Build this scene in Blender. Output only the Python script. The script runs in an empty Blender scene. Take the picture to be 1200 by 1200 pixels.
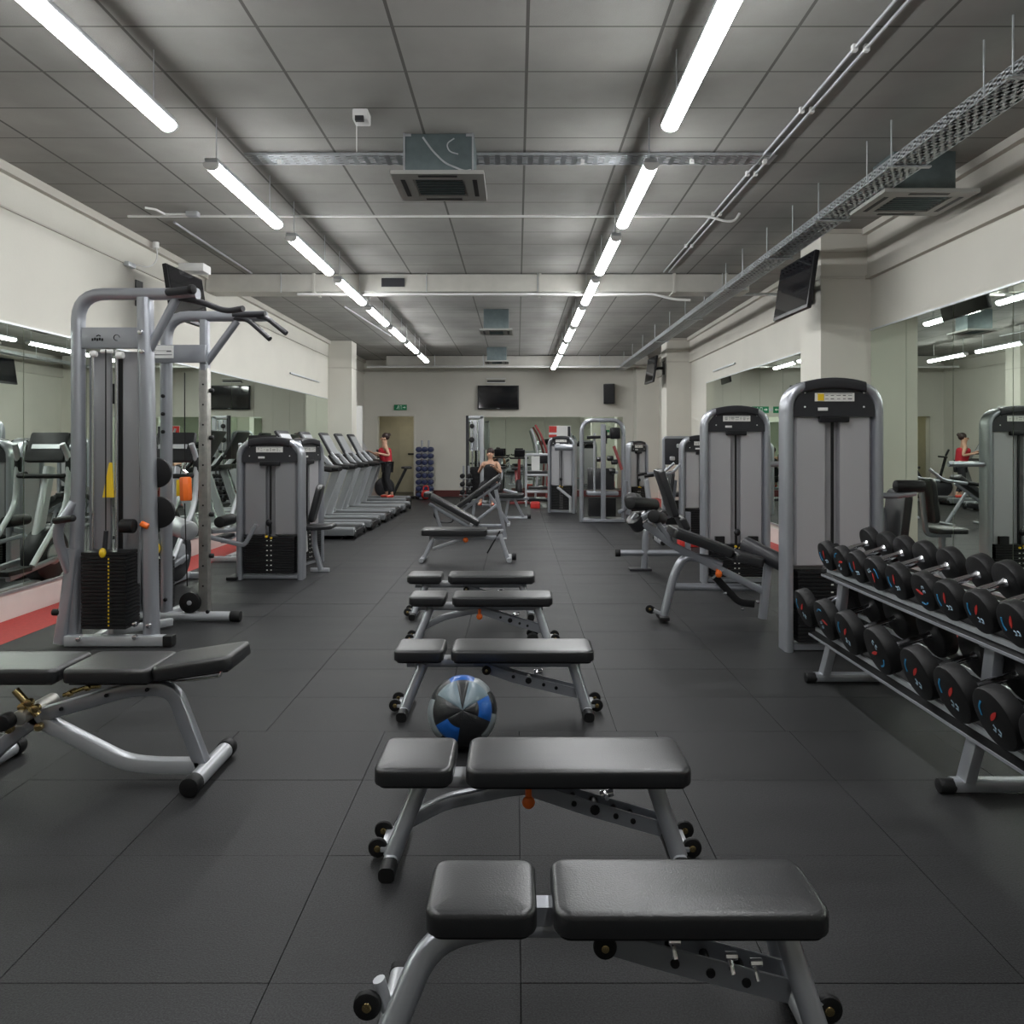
import bpy, bmesh, math, random
from mathutils import Vector, Matrix, Euler
random.seed(7)
C = bpy.context.scene.collection
PI = math.pi
H, F, VX, VY = 1.5, 850.0, 606.0, 520.0      # eye height, focal length in px, vanishing point of the hall axis
def XX(px, Y): return (px-VX)*Y/F
def ZZ(py, Y): return H-(py-VY)*Y/F
def FY(py): return H*F/(py-VY)
V = Vector

# ------------------------------------------------------------------ materials
MATS = {}
def mat(name, col, rough=.5, metal=0., bump=0., bscale=80., var=0., vscale=6., emit=0., ecol=None, coat=0., spec=None, trans=0.):
    m = bpy.data.materials.new(name); m.use_nodes = True
    nt = m.node_tree; b = nt.nodes['Principled BSDF']
    b.inputs['Base Color'].default_value = (*col, 1)
    b.inputs['Roughness'].default_value = rough
    b.inputs['Metallic'].default_value = metal
    if spec is not None: b.inputs['Specular IOR Level'].default_value = spec
    if coat: b.inputs['Coat Weight'].default_value = coat; b.inputs['Coat Roughness'].default_value = .15
    if trans: b.inputs['Transmission Weight'].default_value = trans
    if emit:
        b.inputs['Emission Color'].default_value = (*(ecol or col), 1); b.inputs['Emission Strength'].default_value = emit
    tc = nt.nodes.new('ShaderNodeTexCoord')
    if var:
        n = nt.nodes.new('ShaderNodeTexNoise'); n.inputs['Scale'].default_value = vscale; n.inputs['Detail'].default_value = 5
        nt.links.new(tc.outputs['Object'], n.inputs['Vector'])
        r = nt.nodes.new('ShaderNodeValToRGB')
        r.color_ramp.elements[0].position = .3; r.color_ramp.elements[1].position = .7
        r.color_ramp.elements[0].color = (*[c*(1-var) for c in col], 1); r.color_ramp.elements[1].color = (*[min(1, c*(1+var)) for c in col], 1)
        nt.links.new(n.outputs['Fac'], r.inputs['Fac']); nt.links.new(r.outputs['Color'], b.inputs['Base Color'])
    if bump:
        n = nt.nodes.new('ShaderNodeTexNoise'); n.inputs['Scale'].default_value = bscale; n.inputs['Detail'].default_value = 3
        nt.links.new(tc.outputs['Object'], n.inputs['Vector'])
        bp = nt.nodes.new('ShaderNodeBump'); bp.inputs['Strength'].default_value = bump; bp.inputs['Distance'].default_value = .01
        nt.links.new(n.outputs['Fac'], bp.inputs['Height']); nt.links.new(bp.outputs['Normal'], b.inputs['Normal'])
    MATS[name] = m; return m
silver = mat('silver_paint', (.36,.375,.41), .30, .6, bump=.04, bscale=300)
silverL = mat('light_silver_paint', (.47,.485,.51), .33, .45)
alu = mat('brushed_aluminium', (.62,.62,.62), .28, 1., var=.1, vscale=40)
chrome = mat('chrome', (.88,.88,.92), .16, 1.)
brass = mat('brass_bolt', (.55,.42,.2), .25, 1.)
vinyl = mat('black_vinyl', (.016,.0165,.018), .32, bump=.12, bscale=220, spec=.75)
shroud_d = mat('dark_grey_shroud', (.27,.27,.285), .32, .3)
blackp = mat('black_plastic', (.012,.012,.014), .38, spec=.3)
blackr = mat('black_rubber', (.0085,.0085,.009), .5, bump=.12, bscale=200, spec=.28)
bmetal = mat('black_metal', (.010,.010,.011), .4, .0, spec=.3)
charcoal = mat('charcoal_plastic', (.026,.026,.03), .4, spec=.35)
shroud = mat('grey_shroud', (.43,.425,.445), .30, .25)
white = mat('white_plastic', (.75,.75,.74), .4)
label_w = mat('white_label', (.72,.71,.68), .4)
ink = mat('dark_ink', (.06,.06,.07), .5)
yellow = mat('yellow_plastic', (.75,.50,.02), .35)
orange = mat('orange_plastic', (.85,.16,.02), .35)
red = mat('red_paint', (.55,.03,.025), .5)
redf = mat('red_rubber_floor', (.42,.035,.03), .6, bump=.2, bscale=150, var=.12, vscale=30)
blue = mat('blue_leather', (.008,.09,.36), .3, bump=.1, bscale=200)
bluegrey = mat('pale_grey_leather', (.14,.19,.22), .3, bump=.1, bscale=200)
blkleather = mat('black_leather', (.014,.015,.017), .32, bump=.15, bscale=200)
teal = mat('teal_plastic', (.02,.15,.15), .4)
wallm = mat('painted_wall', (.60,.585,.525), .75, bump=.10, bscale=40, var=.035, vscale=1.3)
beamm = mat('painted_beam', (.50,.48,.43), .75, bump=.1, bscale=60, var=.04, vscale=2)
skirt = mat('pink_white_board', (.72,.66,.62), .5, var=.03)
ductm = mat('duct_paint', (.48,.47,.43), .55, .1, var=.06, vscale=5)
galv = mat('galvanised_steel', (.55,.58,.60), .38, .7, var=.12, vscale=15)
galvt = mat('cassette_steel', (.13,.165,.17), .4, .4, var=.15, vscale=10)
mirror = mat('mirror_glass', (.80,.875,.79), .004, 1.)
screen = mat('tv_screen', (.006,.006,.008), .06, spec=.7)
lamp = mat('lamp_tube', (1,1,1), .5, emit=15, ecol=(.985,.995,1))
lamp2 = mat('corridor_fill_lamp', (1,1,1), .5, emit=5, ecol=(1,.95,.8))
exitg = mat('exit_green', (.0,.20,.08), .4)
exitw = mat('exit_white', (.7,.85,.75), .4)
skin = mat('skin', (.55,.32,.22), .5)
hair = mat('dark_hair', (.03,.015,.012), .5)
redcloth = mat('red_cloth', (.45,.015,.03), .8)
blackcloth = mat('black_cloth', (.015,.015,.018), .85)
redshoe = mat('red_shoe', (.6,.06,.04), .5)
doorm = mat('cream_door', (.58,.55,.42), .6, var=.04)
corr = mat('corridor_paint', (.55,.52,.40), .8, var=.05)
bluedb = mat('navy_rubber', (.02,.03,.09), .4)
green = mat('lime_cloth', (.45,.65,.08), .7)
subfl = mat('seam_black', (.004,.004,.004), .9)
dirtymetal = mat('worn_steel', (.44,.43,.40), .35, .85, var=.14, vscale=18)

def floor_material():
    m = bpy.data.materials.new('black_rubber_tiles'); m.use_nodes = True
    nt = m.node_tree; b = nt.nodes['Principled BSDF']; N = nt.nodes.new; L = nt.links.new
    b.inputs['Specular IOR Level'].default_value = .27
    tc = N('ShaderNodeTexCoord')
    big = N('ShaderNodeTexNoise'); big.inputs['Scale'].default_value = 1.7; big.inputs['Detail'].default_value = 6
    mp = N('ShaderNodeMapping'); mp.inputs['Scale'].default_value = (.5,2.2,1); L(tc.outputs['Object'], mp.inputs['Vector']); L(mp.outputs['Vector'], big.inputs['Vector'])
    sp = N('ShaderNodeTexNoise'); sp.inputs['Scale'].default_value = 190; sp.inputs['Detail'].default_value = 3; L(tc.outputs['Object'], sp.inputs['Vector'])
    r1 = N('ShaderNodeValToRGB'); e = r1.color_ramp.elements; e[0].position=.3; e[1].position=.72; e[0].color=(.0125,.0127,.0132,1); e[1].color=(.0235,.0238,.025,1)
    L(big.outputs['Fac'], r1.inputs['Fac'])
    r2 = N('ShaderNodeValToRGB'); e = r2.color_ramp.elements; e[0].position=.35; e[1].position=.75; e[0].color=(.6,.6,.6,1); e[1].color=(2.0,2.0,2.0,1)
    L(sp.outputs['Fac'], r2.inputs['Fac'])
    mx = N('ShaderNodeMix'); mx.data_type='RGBA'; mx.blend_type='MULTIPLY'; mx.inputs['Factor'].default_value = 1
    L(r1.outputs['Color'], mx.inputs['A']); L(r2.outputs['Color'], mx.inputs['B']); L(mx.outputs['Result'], b.inputs['Base Color'])
    mr = N('ShaderNodeMapRange'); mr.inputs['To Min'].default_value=.42; mr.inputs['To Max'].default_value=.60; L(big.outputs['Fac'], mr.inputs['Value']); L(mr.outputs['Result'], b.inputs['Roughness'])
    bp = N('ShaderNodeBump'); bp.inputs['Strength'].default_value=.35; bp.inputs['Distance'].default_value=.004; L(sp.outputs['Fac'], bp.inputs['Height']); L(bp.outputs['Normal'], b.inputs['Normal'])
    return m
def ceiling_material():
    m = bpy.data.materials.new('ceiling_tiles'); m.use_nodes = True
    nt = m.node_tree; b = nt.nodes['Principled BSDF']; N = nt.nodes.new; L = nt.links.new
    b.inputs['Roughness'].default_value = .85
    tc = N('ShaderNodeTexCoord'); s = N('ShaderNodeSeparateXYZ'); L(tc.outputs['Object'], s.inputs[0])
    def line(sock, period, off, wid):
        a = N('ShaderNodeMath'); a.operation='ADD'; a.inputs[1].default_value = off; L(sock, a.inputs[0])
        w = N('ShaderNodeMath'); w.operation='PINGPONG'; w.inputs[1].default_value = period/2; L(a.outputs[0], w.inputs[0])
        c = N('ShaderNodeMath'); c.operation='LESS_THAN'; c.inputs[1].default_value = wid; L(w.outputs[0], c.inputs[0]); return c.outputs[0]
    l1 = line(s.outputs['X'], .77, -.06+7.7, .010); l2 = line(s.outputs['Y'], .50, -4.12+10, .0065)
    mx = N('ShaderNodeMath'); mx.operation='MAXIMUM'; L(l1, mx.inputs[0]); L(l2, mx.inputs[1])
    n = N('ShaderNodeTexNoise'); n.inputs['Scale'].default_value=1.1; n.inputs['Detail'].default_value=7; L(tc.outputs['Object'], n.inputs['Vector'])
    r = N('ShaderNodeValToRGB'); e=r.color_ramp.elements; e[0].position=.3;e[1].position=.7; e[0].color=(.22,.217,.205,1); e[1].color=(.33,.325,.305,1); L(n.outputs['Fac'], r.inputs['Fac'])
    f = N('ShaderNodeTexNoise'); f.inputs['Scale'].default_value=130; f.inputs['Detail'].default_value=2; L(tc.outputs['Object'], f.inputs['Vector'])
    mm = N('ShaderNodeMix'); mm.data_type='RGBA'; L(mx.outputs[0], mm.inputs['Factor']); L(r.outputs['Color'], mm.inputs['A']); mm.inputs['B'].default_value=(.10,.098,.09,1)
    L(mm.outputs['Result'], b.inputs['Base Color'])
    bp = N('ShaderNodeBump'); bp.inputs['Strength'].default_value=.3; bp.inputs['Distance'].default_value=.006; L(f.outputs['Fac'], bp.inputs['Height']); L(bp.outputs['Normal'], b.inputs['Normal'])
    return m
floor_m = floor_material(); ceil_m = ceiling_material()

# ------------------------------------------------------------------ mesh helpers
def circ(r, n=12): return [(r*math.cos(2*PI*i/n), r*math.sin(2*PI*i/n)) for i in range(n)]
def rrect(w, h, r, n=3):
    pts = []
    for cx, cy, a0 in ((w/2-r,h/2-r,0),(-w/2+r,h/2-r,90),(-w/2+r,-h/2+r,180),(w/2-r,-h/2+r,270)):
        for i in range(n+1):
            a = math.radians(a0+90*i/n); pts.append((cx+r*math.cos(a), cy+r*math.sin(a)))
    return pts
def fillet(pts, r, n=6):
    pts = [V(p) for p in pts]; out = [pts[0]]
    for i in range(1, len(pts)-1):
        a, b, c = pts[i-1], pts[i], pts[i+1]
        d1 = (a-b); d2 = (c-b); l = min(r, d1.length*.49, d2.length*.49)
        p1 = b+d1.normalized()*l; p2 = b+d2.normalized()*l
        for k in range(n+1):
            t = k/n; out.append(p1*(1-t)**2+b*2*t*(1-t)+p2*t*t)
    out.append(pts[-1]); return out
SPLIT = {'clip','bracket','hanging_rod','bolt','adjuster_pin','adjuster_hole','screw','end_cap','foil_tape','flange','foot','air_slot','guide_rod',
 'pull_pin','stack_shoulder','roller_pad','cable_pulley','top_pulley','pad_board','head','selector_pin','eye','ear','red_block','foot_bar','pad',
 'curved_bar','instruction_label','shroud_panel','rear_beam','scratch_mark','board','console_bracket','edge_strip','duct_pipe','cable','column_band','adjuster_plate'}
class MB:
    def __init__(s): s.bm = bmesh.new()
    def box(s, c, d, rot=None, bev=0.):
        M = Matrix.Translation(V(c))
        if rot: M = M @ Euler(rot).to_matrix().to_4x4()
        M = M @ Matrix.Diagonal((d[0], d[1], d[2], 1))
        r = bmesh.ops.create_cube(s.bm, size=1, matrix=M)
        if bev:
            vs = set(r['verts']); es = [e for e in s.bm.edges if e.verts[0] in vs and e.verts[1] in vs]
            bmesh.ops.bevel(s.bm, geom=es, offset=bev, segments=2, affect='EDGES', profile=.6)
        return s
    def rings(s, rings, cap=True, closed=False):
        vr = [[s.bm.verts.new(p) for p in r] for r in rings]
        n = len(vr[0]); m = len(vr)
        for i in range(m if closed else m-1):
            a, b = vr[i], vr[(i+1) % m]
            for k in range(n):
                try: s.bm.faces.new((a[k], a[(k+1)%n], b[(k+1)%n], b[k]))
                except ValueError: pass
        if cap and not closed:
            s.bm.faces.new(list(reversed(vr[0]))); s.bm.faces.new(vr[-1])
        return s
    def sweep(s, path, prof, n=None, r=0., closed=False, cap=True):
        """prof 2-D points; first profile axis is the reference axis n"""
        p = fillet(path, r) if r else [V(q) for q in path]
        p = [q for i, q in enumerate(p) if i == 0 or (q-p[i-1]).length > 1e-5]
        m = len(p); T = []
        for i in range(m):
            if closed: t = p[(i+1)%m]-p[i-1]
            elif i == 0: t = p[1]-p[0]
            elif i == m-1: t = p[-1]-p[-2]
            else: t = (p[i+1]-p[i]).normalized()+(p[i]-p[i-1]).normalized()
            T.append(t.normalized())
        if n is None:
            n = V((0,0,1)) if abs(T[0].z) < .9 else V((1,0,0))
        n = V(n); R = []
        for i in range(m):
            n = (n-T[i]*n.dot(T[i])).normalized(); b = T[i].cross(n)
            sc = 1.
            if 0 < i < m-1:
                c = (p[i+1]-p[i]).normalized().dot((p[i]-p[i-1]).normalized()); sc = 1.
            R.append([p[i]+n*a+b*c2 for a, c2 in prof])
        return s.rings(R, cap, closed)
    def tube(s, path, rad, r=0., k=12, n=None): return s.sweep(path, circ(rad, k), n, r)
    def bar(s, path, w, h, r=0., n=None, cr=.008): return s.sweep(path, rrect(w, h, min(cr, w*.3, h*.3), 2), n, r)
    def cyl(s, a, b, rad, k=16): return s.sweep([a, b], circ(rad, k))
    def rcyl(s, a, b, rad, rb=.01, k=20):
        a, b = V(a), V(b); t = (b-a).normalized(); L = (b-a).length
        n = V((0,0,1)) if abs(t.z) < .9 else V((1,0,0)); n = (n-t*n.dot(t)).normalized(); bb = t.cross(n)
        prof = [(0, rad-rb), (rb*.3, rad-rb*.3), (rb, rad), (L-rb, rad), (L-rb*.3, rad-rb*.3), (L, rad-rb)]
        return s.rings([[a+t*z+n*(rr*math.cos(2*PI*i/k))+bb*(rr*math.sin(2*PI*i/k)) for i in range(k)] for z, rr in prof])
    def sph(s, c, r, sc=(1,1,1), k=16):
        M = Matrix.Translation(V(c)) @ Matrix.Diagonal((*sc, 1))
        bmesh.ops.create_uvsphere(s.bm, u_segments=k, v_segments=max(6,k//2), radius=r, matrix=M); return s
    def pad(s, c, L, W, T, rc=.04, rb=.018, rot=None, crown=.0):
        """padded cushion, L along x, W along y, T thick, base centre at c"""
        M = Matrix.Translation(V(c))
        if rot: M = M @ Euler(rot).to_matrix().to_4x4()
        R = []; k = 5
        def ring(ins, z): return [M @ V((x, y, z)) for x, y in rrect(L-2*ins, W-2*ins, max(rc-ins, .004), 5)]
        for i in range(3):
            a = PI/2*i/2; R.append(ring(rb*.5*(1-math.sin(a)), rb*.5*(1-math.cos(a))))
        for i in range(k+1):
            a = PI/2*i/k; R.append(ring(rb*(1-math.cos(a)), T-rb+rb*math.sin(a)))
        R.append(ring(rb*2.2, T+crown*.6+.0005)); R.append(ring(min(L,W)*.28, T+crown+.001))
        return s.rings(R)
    def prism(s, outline, axis='y', a=0., b=.02, M=None):
        R = []
        for d in (a, b):
            if axis == 'y': r = [V((x, d, z)) for x, z in outline]
            elif axis == 'x': r = [V((d, x, z)) for x, z in outline]
            else: r = [V((x, z, d)) for x, z in outline]
            if M: r = [M @ q for q in r]
            R.append(r)
        return s.rings(R)
    def xf(s, M): bmesh.ops.transform(s.bm, matrix=M, verts=s.bm.verts); return s
    def build(s, name, m, parent=None, label=None):
        bmesh.ops.recalc_face_normals(s.bm, faces=s.bm.faces)
        if parent is not None and name in SPLIT:
            bm = s.bm; bm.verts.ensure_lookup_table(); seen = [-1]*len(bm.verts); n = 0
            for v in bm.verts:
                if seen[v.index] >= 0: continue
                st = [v]; seen[v.index] = n
                while st:
                    q = st.pop()
                    for e in q.link_edges:
                        u = e.other_vert(q)
                        if seen[u.index] < 0: seen[u.index] = n; st.append(u)
                n += 1
            if n > 1:
                out = None
                for k in range(n):
                    b2 = bm.copy(); b2.verts.ensure_lookup_table()
                    bmesh.ops.delete(b2, geom=[b2.verts[i] for i in range(len(seen)) if seen[i] != k], context='VERTS')
                    mk = MB(); mk.bm.free(); mk.bm = b2; o = mk.build(name, m, parent, label)
                    out = out or o
                bm.free(); return out
        me = bpy.data.meshes.new(name); s.bm.to_mesh(me); s.bm.free()
        for p in me.polygons: p.use_smooth = True
        me.set_sharp_from_angle(angle=math.radians(38))
        if m: me.materials.append(m)
        o = bpy.data.objects.new(name, me); C.objects.link(o)
        if parent: o.parent = parent
        if label: o['label'] = label
        return o
def thing(name, label, cat, loc=(0,0,0), rz=0., group=None):
    o = bpy.data.objects.new(name, None); C.objects.link(o); o.location = loc; o.rotation_euler = (0,0,rz)
    o.empty_display_size = .1
    o['label'] = label; o['category'] = cat
    if group: o['group'] = group
    return o
def tag(o, label, cat, group=None):
    o['label'] = label; o['category'] = cat
    if group: o['group'] = group
    return o
def struct(name, mb, m):
    o = mb.build(name, m); o['kind'] = 'structure'; return o
def dup(root, loc, rz=None, label=None, group=None, scale=None):
    r = root.copy(); C.objects.link(r); r.location = loc
    if rz is not None: r.rotation_euler = (0,0,rz)
    if scale: r.scale = scale
    if label: r['label'] = label
    if group: r['group'] = group
    for ch in list(root.children):
        c = ch.copy(); C.objects.link(c); c.parent = r
        for g in list(ch.children):
            d = g.copy(); C.objects.link(d); d.parent = c
    return r

# ------------------------------------------------------------------ room
XL, XR, YB, YN, ZC = -4.35, 3.9, 20.6, -4.0, 3.87
def floor():
    sub = MB().box(((XL+XR)/2,(YB+YN)/2,-.06),(XR-XL,YB-YN,.08)); o = struct('floor', sub, subfl)
    rows = [YN]
    y = 2.017
    near = [2.017-.63*k for k in range(9, 0, -1)]
    rows += [q for q in near if q > YN]
    rows += [2.017, 2.642, 3.236, 3.783, 4.293, 4.83, 5.29]
    while rows[-1] < YB-.6: rows.append(rows[-1]+.50)
    rows.append(YB)
    mb = MB(); x0, x1 = XL+.50, XR-.50
    for i in range(len(rows)-1):
        a, b = rows[i], rows[i+1]
        if b < 3.9: cs = [-3.63,-2.9,-2.18,-1.45,-.69,.01,.72,1.42,2.15,2.9]
        else:
            cs = [-3.1,-2.2,-1.31,-.4,.52,1.4,2.3,3.1]
        cs = [x0]+cs+[x1]
        g = .0012
        for k in range(len(cs)-1):
            gx = .0015
            z = random.uniform(-.0006,.0006)
            mb.box(((cs[k]+cs[k+1])/2,(a+b)/2,-.01+z),(cs[k+1]-cs[k]-2*gx,b-a-2*g,.02))
    t = mb.build('floor_tiles', floor_m, o)
    r = MB().box((XL+.25,(YB+YN)/2,-.01),(.496,YB-YN,.0204)).box((XR-.25,(YB+YN)/2,-.01),(.496,YB-YN,.0204))
    r.build('red_edge_strip', redf, o, 'red rubber strip along the wall foot')
floor()
struct('ceiling', MB().box(((XL+XR)/2,(YB+YN)/2,ZC+.05),(XR-XL+.4,YB-YN+.4,.1)), ceil_m)
w = MB().box((XL-.1,(YB+YN)/2,ZC/2),(.2,YB-YN+.4,ZC)); struct('wall_left', w, wallm)
w = MB().box((XR+.1,(YB+YN)/2,ZC/2),(.2,YB-YN+.4,ZC)); struct('wall_right', w, wallm)
struct('wall_near', MB().box(((XL+XR)/2,YN-.1,ZC/2),(XR-XL,.2,ZC)), wallm)
# ledges and cornices
struct('trim_1', MB().box((XL+.012,(YB+YN)/2,3.50),(.024,YB-YN,.014)), beamm)
struct('trim_2', MB().box((XL+.03,(YB+YN)/2,ZC-.04),(.06,YB-YN,.08)), beamm)
struct('trim_3', MB().box((XR-.02,(YB+YN)/2,3.60),(.04,YB-YN,.54-.04)).box((XR-.03,(YB+YN)/2,3.335),(.06,YB-YN,.04)), beamm)
struct('trim_4', MB().box((XR-.05,(YB+YN)/2,ZC-.035),(.10,YB-YN,.07)), beamm)
struct('baseboard_left', MB().box((XL+.008,(YB+YN)/2,.11),(.016,YB-YN,.22)), skirt)
struct('baseboard_right', MB().box((XR-.008,(YB+YN)/2,.11),(.016,YB-YN,.22)), skirt)
# back wall with doorway
dx0, dx1, dz = XX(443,YB), XX(485,YB), 2.28
wb = MB()
wb.box(((XL+dx0)/2,YB+.1,ZC/2),(dx0-XL,.2,ZC)).box(((dx1+XR)/2,YB+.1,ZC/2),(XR-dx1,.2,ZC)).box(((dx0+dx1)/2,YB+.1,(dz+ZC)/2),(dx1-dx0,.2,ZC-dz))
struct('wall_back', wb, wallm)
struct('baseboard_back', MB().box(((dx1+XR)/2,YB-.01,.09),(XR-dx1,.02,.18)), mat('dark_red_board', (.10,.02,.018), .6))
struct('trim_5', MB().box((dx0-.025,YB-.01,dz/2),(.05,.04,dz)).box((dx1+.025,YB-.01,dz/2),(.05,.04,dz)).box(((dx0+dx1)/2,YB-.01,dz+.025),(dx1-dx0+.1,.04,.05)), wallm)
cor = MB()
cy = YB+2.0
cor.box((dx0-.5,YB+1.1,1.3),(.1,1.8,2.6)).box((dx1+.6,YB+1.1,1.3),(.1,1.8,2.6)).box(((dx0+dx1)/2,cy+.05,1.3),(2.4,.1,2.6)).box(((dx0+dx1)/2,YB+1.1,2.62),(2.4,1.8,.06))
struct('wall_corridor', cor, corr)
struct('floor_corridor', MB().box(((dx0+dx1)/2,YB+1.0,-.05),(2.4,2.0,.1)), mat('corridor_floor', (.10,.095,.085), .6))
d = struct('door_1', MB().box((-3.22,cy-.03,1.02),(.86,.05,2.04)), doorm)
MB().box((-3.22,cy-.07,1.18),(.34,.03,.05)).build('push_bar', blackp, d)
MB().box((-2.92,cy-.07,.98),(.06,.04,.16)).build('door_handle', blackp, d)
cl = thing('corridor_fill_light','short added fill lamp, hidden on the corridor ceiling behind the doorway','ceiling light',(-3.3,YB+1.0,2.55))  # added lamp, hidden above the opening, to brighten the corridor
MB().box((0,0,.02),(.5,.12,.04)).build('housing', white, cl); MB().box((0,0,-.015),(.48,.10,.03)).build('diffuser', lamp2, cl)
# columns
def column(n, x0, x1, y0, y1, bands=True):
    o = struct(n, MB().box(((x0+x1)/2,(y0+y1)/2,ZC/2),(x1-x0,y1-y0,ZC)), wallm)
    if bands:
        m = MB()
        for z, h, e in ((3.335,.03,.012),(3.62,.02,.012),(ZC-.03,.05,.02)):
            m.box(((x0+x1)/2,(y0+y1)/2,z),(x1-x0+2*e,y1-y0+2*e,h))
        m.build('column_band', beamm, o)
    return o
column('wall_column_right', 3.35, XR, 8.0, 8.57)
column('wall_column_right_far', 3.35, XR, 16.25, 16.85)
column('wall_column_left', XL, -3.81, 16.7, 17.2, False)
column('wall_column_corner', 3.3, XR, 20.0, YB, False)
struct('trim_6', MB().box((XL+.27,16.69,3.25),(.55,.012,.015)).box((-3.80,16.95,3.25),(.012,.5,.015)), beamm)
struct('trim_7', MB().box((-3.75,17.25,1.2),(.12,.1,2.4)), white)   # white boxed riser behind the left column

# mirrors: a thing per wall run, its panes are parts
def wall_mirror(label, side, y0, y1, z0, z1, seams):
    x = XL+.012 if side < 0 else XR-.012
    t = thing('wall_mirror', label, 'mirror', (x,(y0+y1)/2,z0))
    cy0 = (y0+y1)/2
    ys = [y0]+[s for s in seams if y0 < s < y1]+[y1]
    for a, b in zip(ys[:-1], ys[1:]):
        MB().box((0,(a+b)/2-cy0,(z1-z0)/2),(.008,b-a-.008,z1-z0)).build('mirror_pane', mirror, t)
    fx = -side*.004
    MB().box((fx,0,-.012),(.022,y1-y0,.022)).box((fx,0,z1-z0+.008),(.02,y1-y0,.016)).build('edge_strip', galv, t)
    return t
wall_mirror('long mirror wall of tall panes on the left wall behind the cable stations', -1, YN+.2, 16.6, .245, 2.52, [-2+ .93*k for k in range(0,22)])
wall_mirror('near mirror on the right wall beside the dumbbell rack', 1, YN+.2, 7.97, .3, 2.74, [-3+ .78*k+.10 for k in range(0,14)])
wall_mirror('far mirror on the right wall between the two columns', 1, 8.62, 14.9, .3, 2.74, [9.6,10.6,11.6,12.6,13.7])
bm_ = thing('wall_mirror','wide mirror on the back wall under the television','mirror',(XX(638,YB),YB-.02,.2))
for k in range(4):
    a = XX(547,YB)-XX(638,YB)+k*1.105
    MB().box((a+.5525,0,1.03),(1.097,.01,2.06)).build('mirror_pane', mirror, bm_)

# ------------------------------------------------------------------ ceiling lights
LX = {'left': -2.185, 'right': .958}; LZ = 3.485
ystart = [-2.2,-.45,1.35,3.12,5.17,7.0,8.82,10.64,12.45,14.26,16.08,17.72]
ordn = ['','','','nearest','second','third','fourth','fifth','sixth','seventh','eighth','farthest']
proto = thing('ceiling_light','','ceiling light',(0,0,LZ))
MB().box((0,0,.038),(.098,1.43,.038),bev=.012).build('housing', silverL, proto)
mb = MB()
prof = [(.052*math.cos(a), -.040*math.sin(a)) for a in [-.30+(PI+.60)*i/14 for i in range(15)]]
mb.rings([[V((x, y, z+.008)) for x, z in prof] for y in (-.70,.70)])
mb.build('diffuser', lamp, proto)
mb = MB()
for s in (-1,1): mb.rings([[V((x*1.06, y, z*1.06+.009)) for x, z in prof] for y in sorted((s*.70,s*.72))])
mb.build('end_cap', white, proto)
mb = MB()
for s in (-.62,.52): mb.cyl((0,s,.05),(0,s,ZC-LZ),.004,6)
mb.build('hanging_rod', galv, proto)
first = True
for side in ('left','right'):
    for i, y in enumerate(ystart):
        if side == 'left' and i == 11: continue
        if i == 0: continue
        lab = (f'{ordn[i]} lit fluorescent ceiling light of the {side} hand row as seen from the benches' if ordn[i]
               else f'lit fluorescent ceiling light of the {side} row, out of view behind the camera, {["rearmost","middle","front"][i]} one')
        if side == 'left' and i == 10: lab = 'farthest lit fluorescent ceiling light of the left hand row, near the back wall'
        if first: o = proto; o.location = (LX[side], y+.72, LZ); o['label'] = lab; o['group'] = 'ceiling lights'; first = False
        else: o = dup(proto, (LX[side], y+.72, LZ), label=lab, group='ceiling lights')

# ------------------------------------------------------------------ ceiling services
t = thing('air_duct','beige rectangular air duct crossing the ceiling in mid hall','duct',(0,10.1,3.74))
m = MB(); m.box((-.55,.15,-.005),(7.55,.34,.24)); m.build('duct_body', ductm, t)
m = MB()
for px in (368,633,790,851): m.box((XX(px,10.1),.15,-.005),(.035,.37,.27))
m.build('flange', ductm, t)
MB().box((XX(461,10.1),-.025,.0),(.32,.02,.12)).build('grille', charcoal, t)
m = MB(); m.tube([(XX(350,10.1),-.05,-.17),(XX(765,10.1),-.05,-.17),(XX(790,10.1),-.05,-.24),(XX(808,10.1),-.05,-.25)],.018,.05); m.build('pipe', white, t)
m = MB()
for px in (330,500,630,700,846): m.cyl((XX(px,10.1),-.03,-.14),(XX(px,10.1),-.03,.13),.006,6)
m.build('hanging_rod', galv, t)
tag(MB().tube([(XL,10.5,3.66),(XR,10.5,3.66)],.022).build('pipe', galv),'dark thin pipe just behind the beige mid hall duct','pipe')
t = thing('air_duct','far beige air duct running along the back wall under the ceiling','duct',(0,19.5,3.75))
MB().box((.0,.1,-.03),(7.0,.4,.26)).build('duct_body', ductm, t)
m = MB(); m.tube([(-4.0,-.18,-.2),(3.0,-.18,-.2)],.03); m.build('pipe', white, t)
m = MB()
for x in (-2.2,-.9,1.1,2.2): m.cyl((x,-.18,-.22),(x,-.18,.12),.012,6)
m.build('hanging_rod', galv, t)
# conduit across the hall at Y 7.4
tag(MB().tube([(-3.97,7.4,3.82),(1.95,7.4,3.82),(2.12,7.4,3.77),(2.22,7.4,3.77),(2.27,7.4,3.85)],.013,.06).build('conduit_pipe', white),'thin white conduit pipe crossing the whole ceiling with a hooked end','pipe')
t = thing('conduit_pipe','angled white conduit with junction box on the ceiling above the left wall','pipe',(XX(226,7.3),7.3,3.81))
MB().tube([(-.38,-.2,.0),(-.3,-.15,0),(-.28,.02,0)],.011,.02).tube([(-.28,0,0),(0,0,0)],.011).build('pipe', white, t); MB().box((0,0,0),(.12,.08,.05),bev=.01).build('junction_box', silverL, t)
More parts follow.
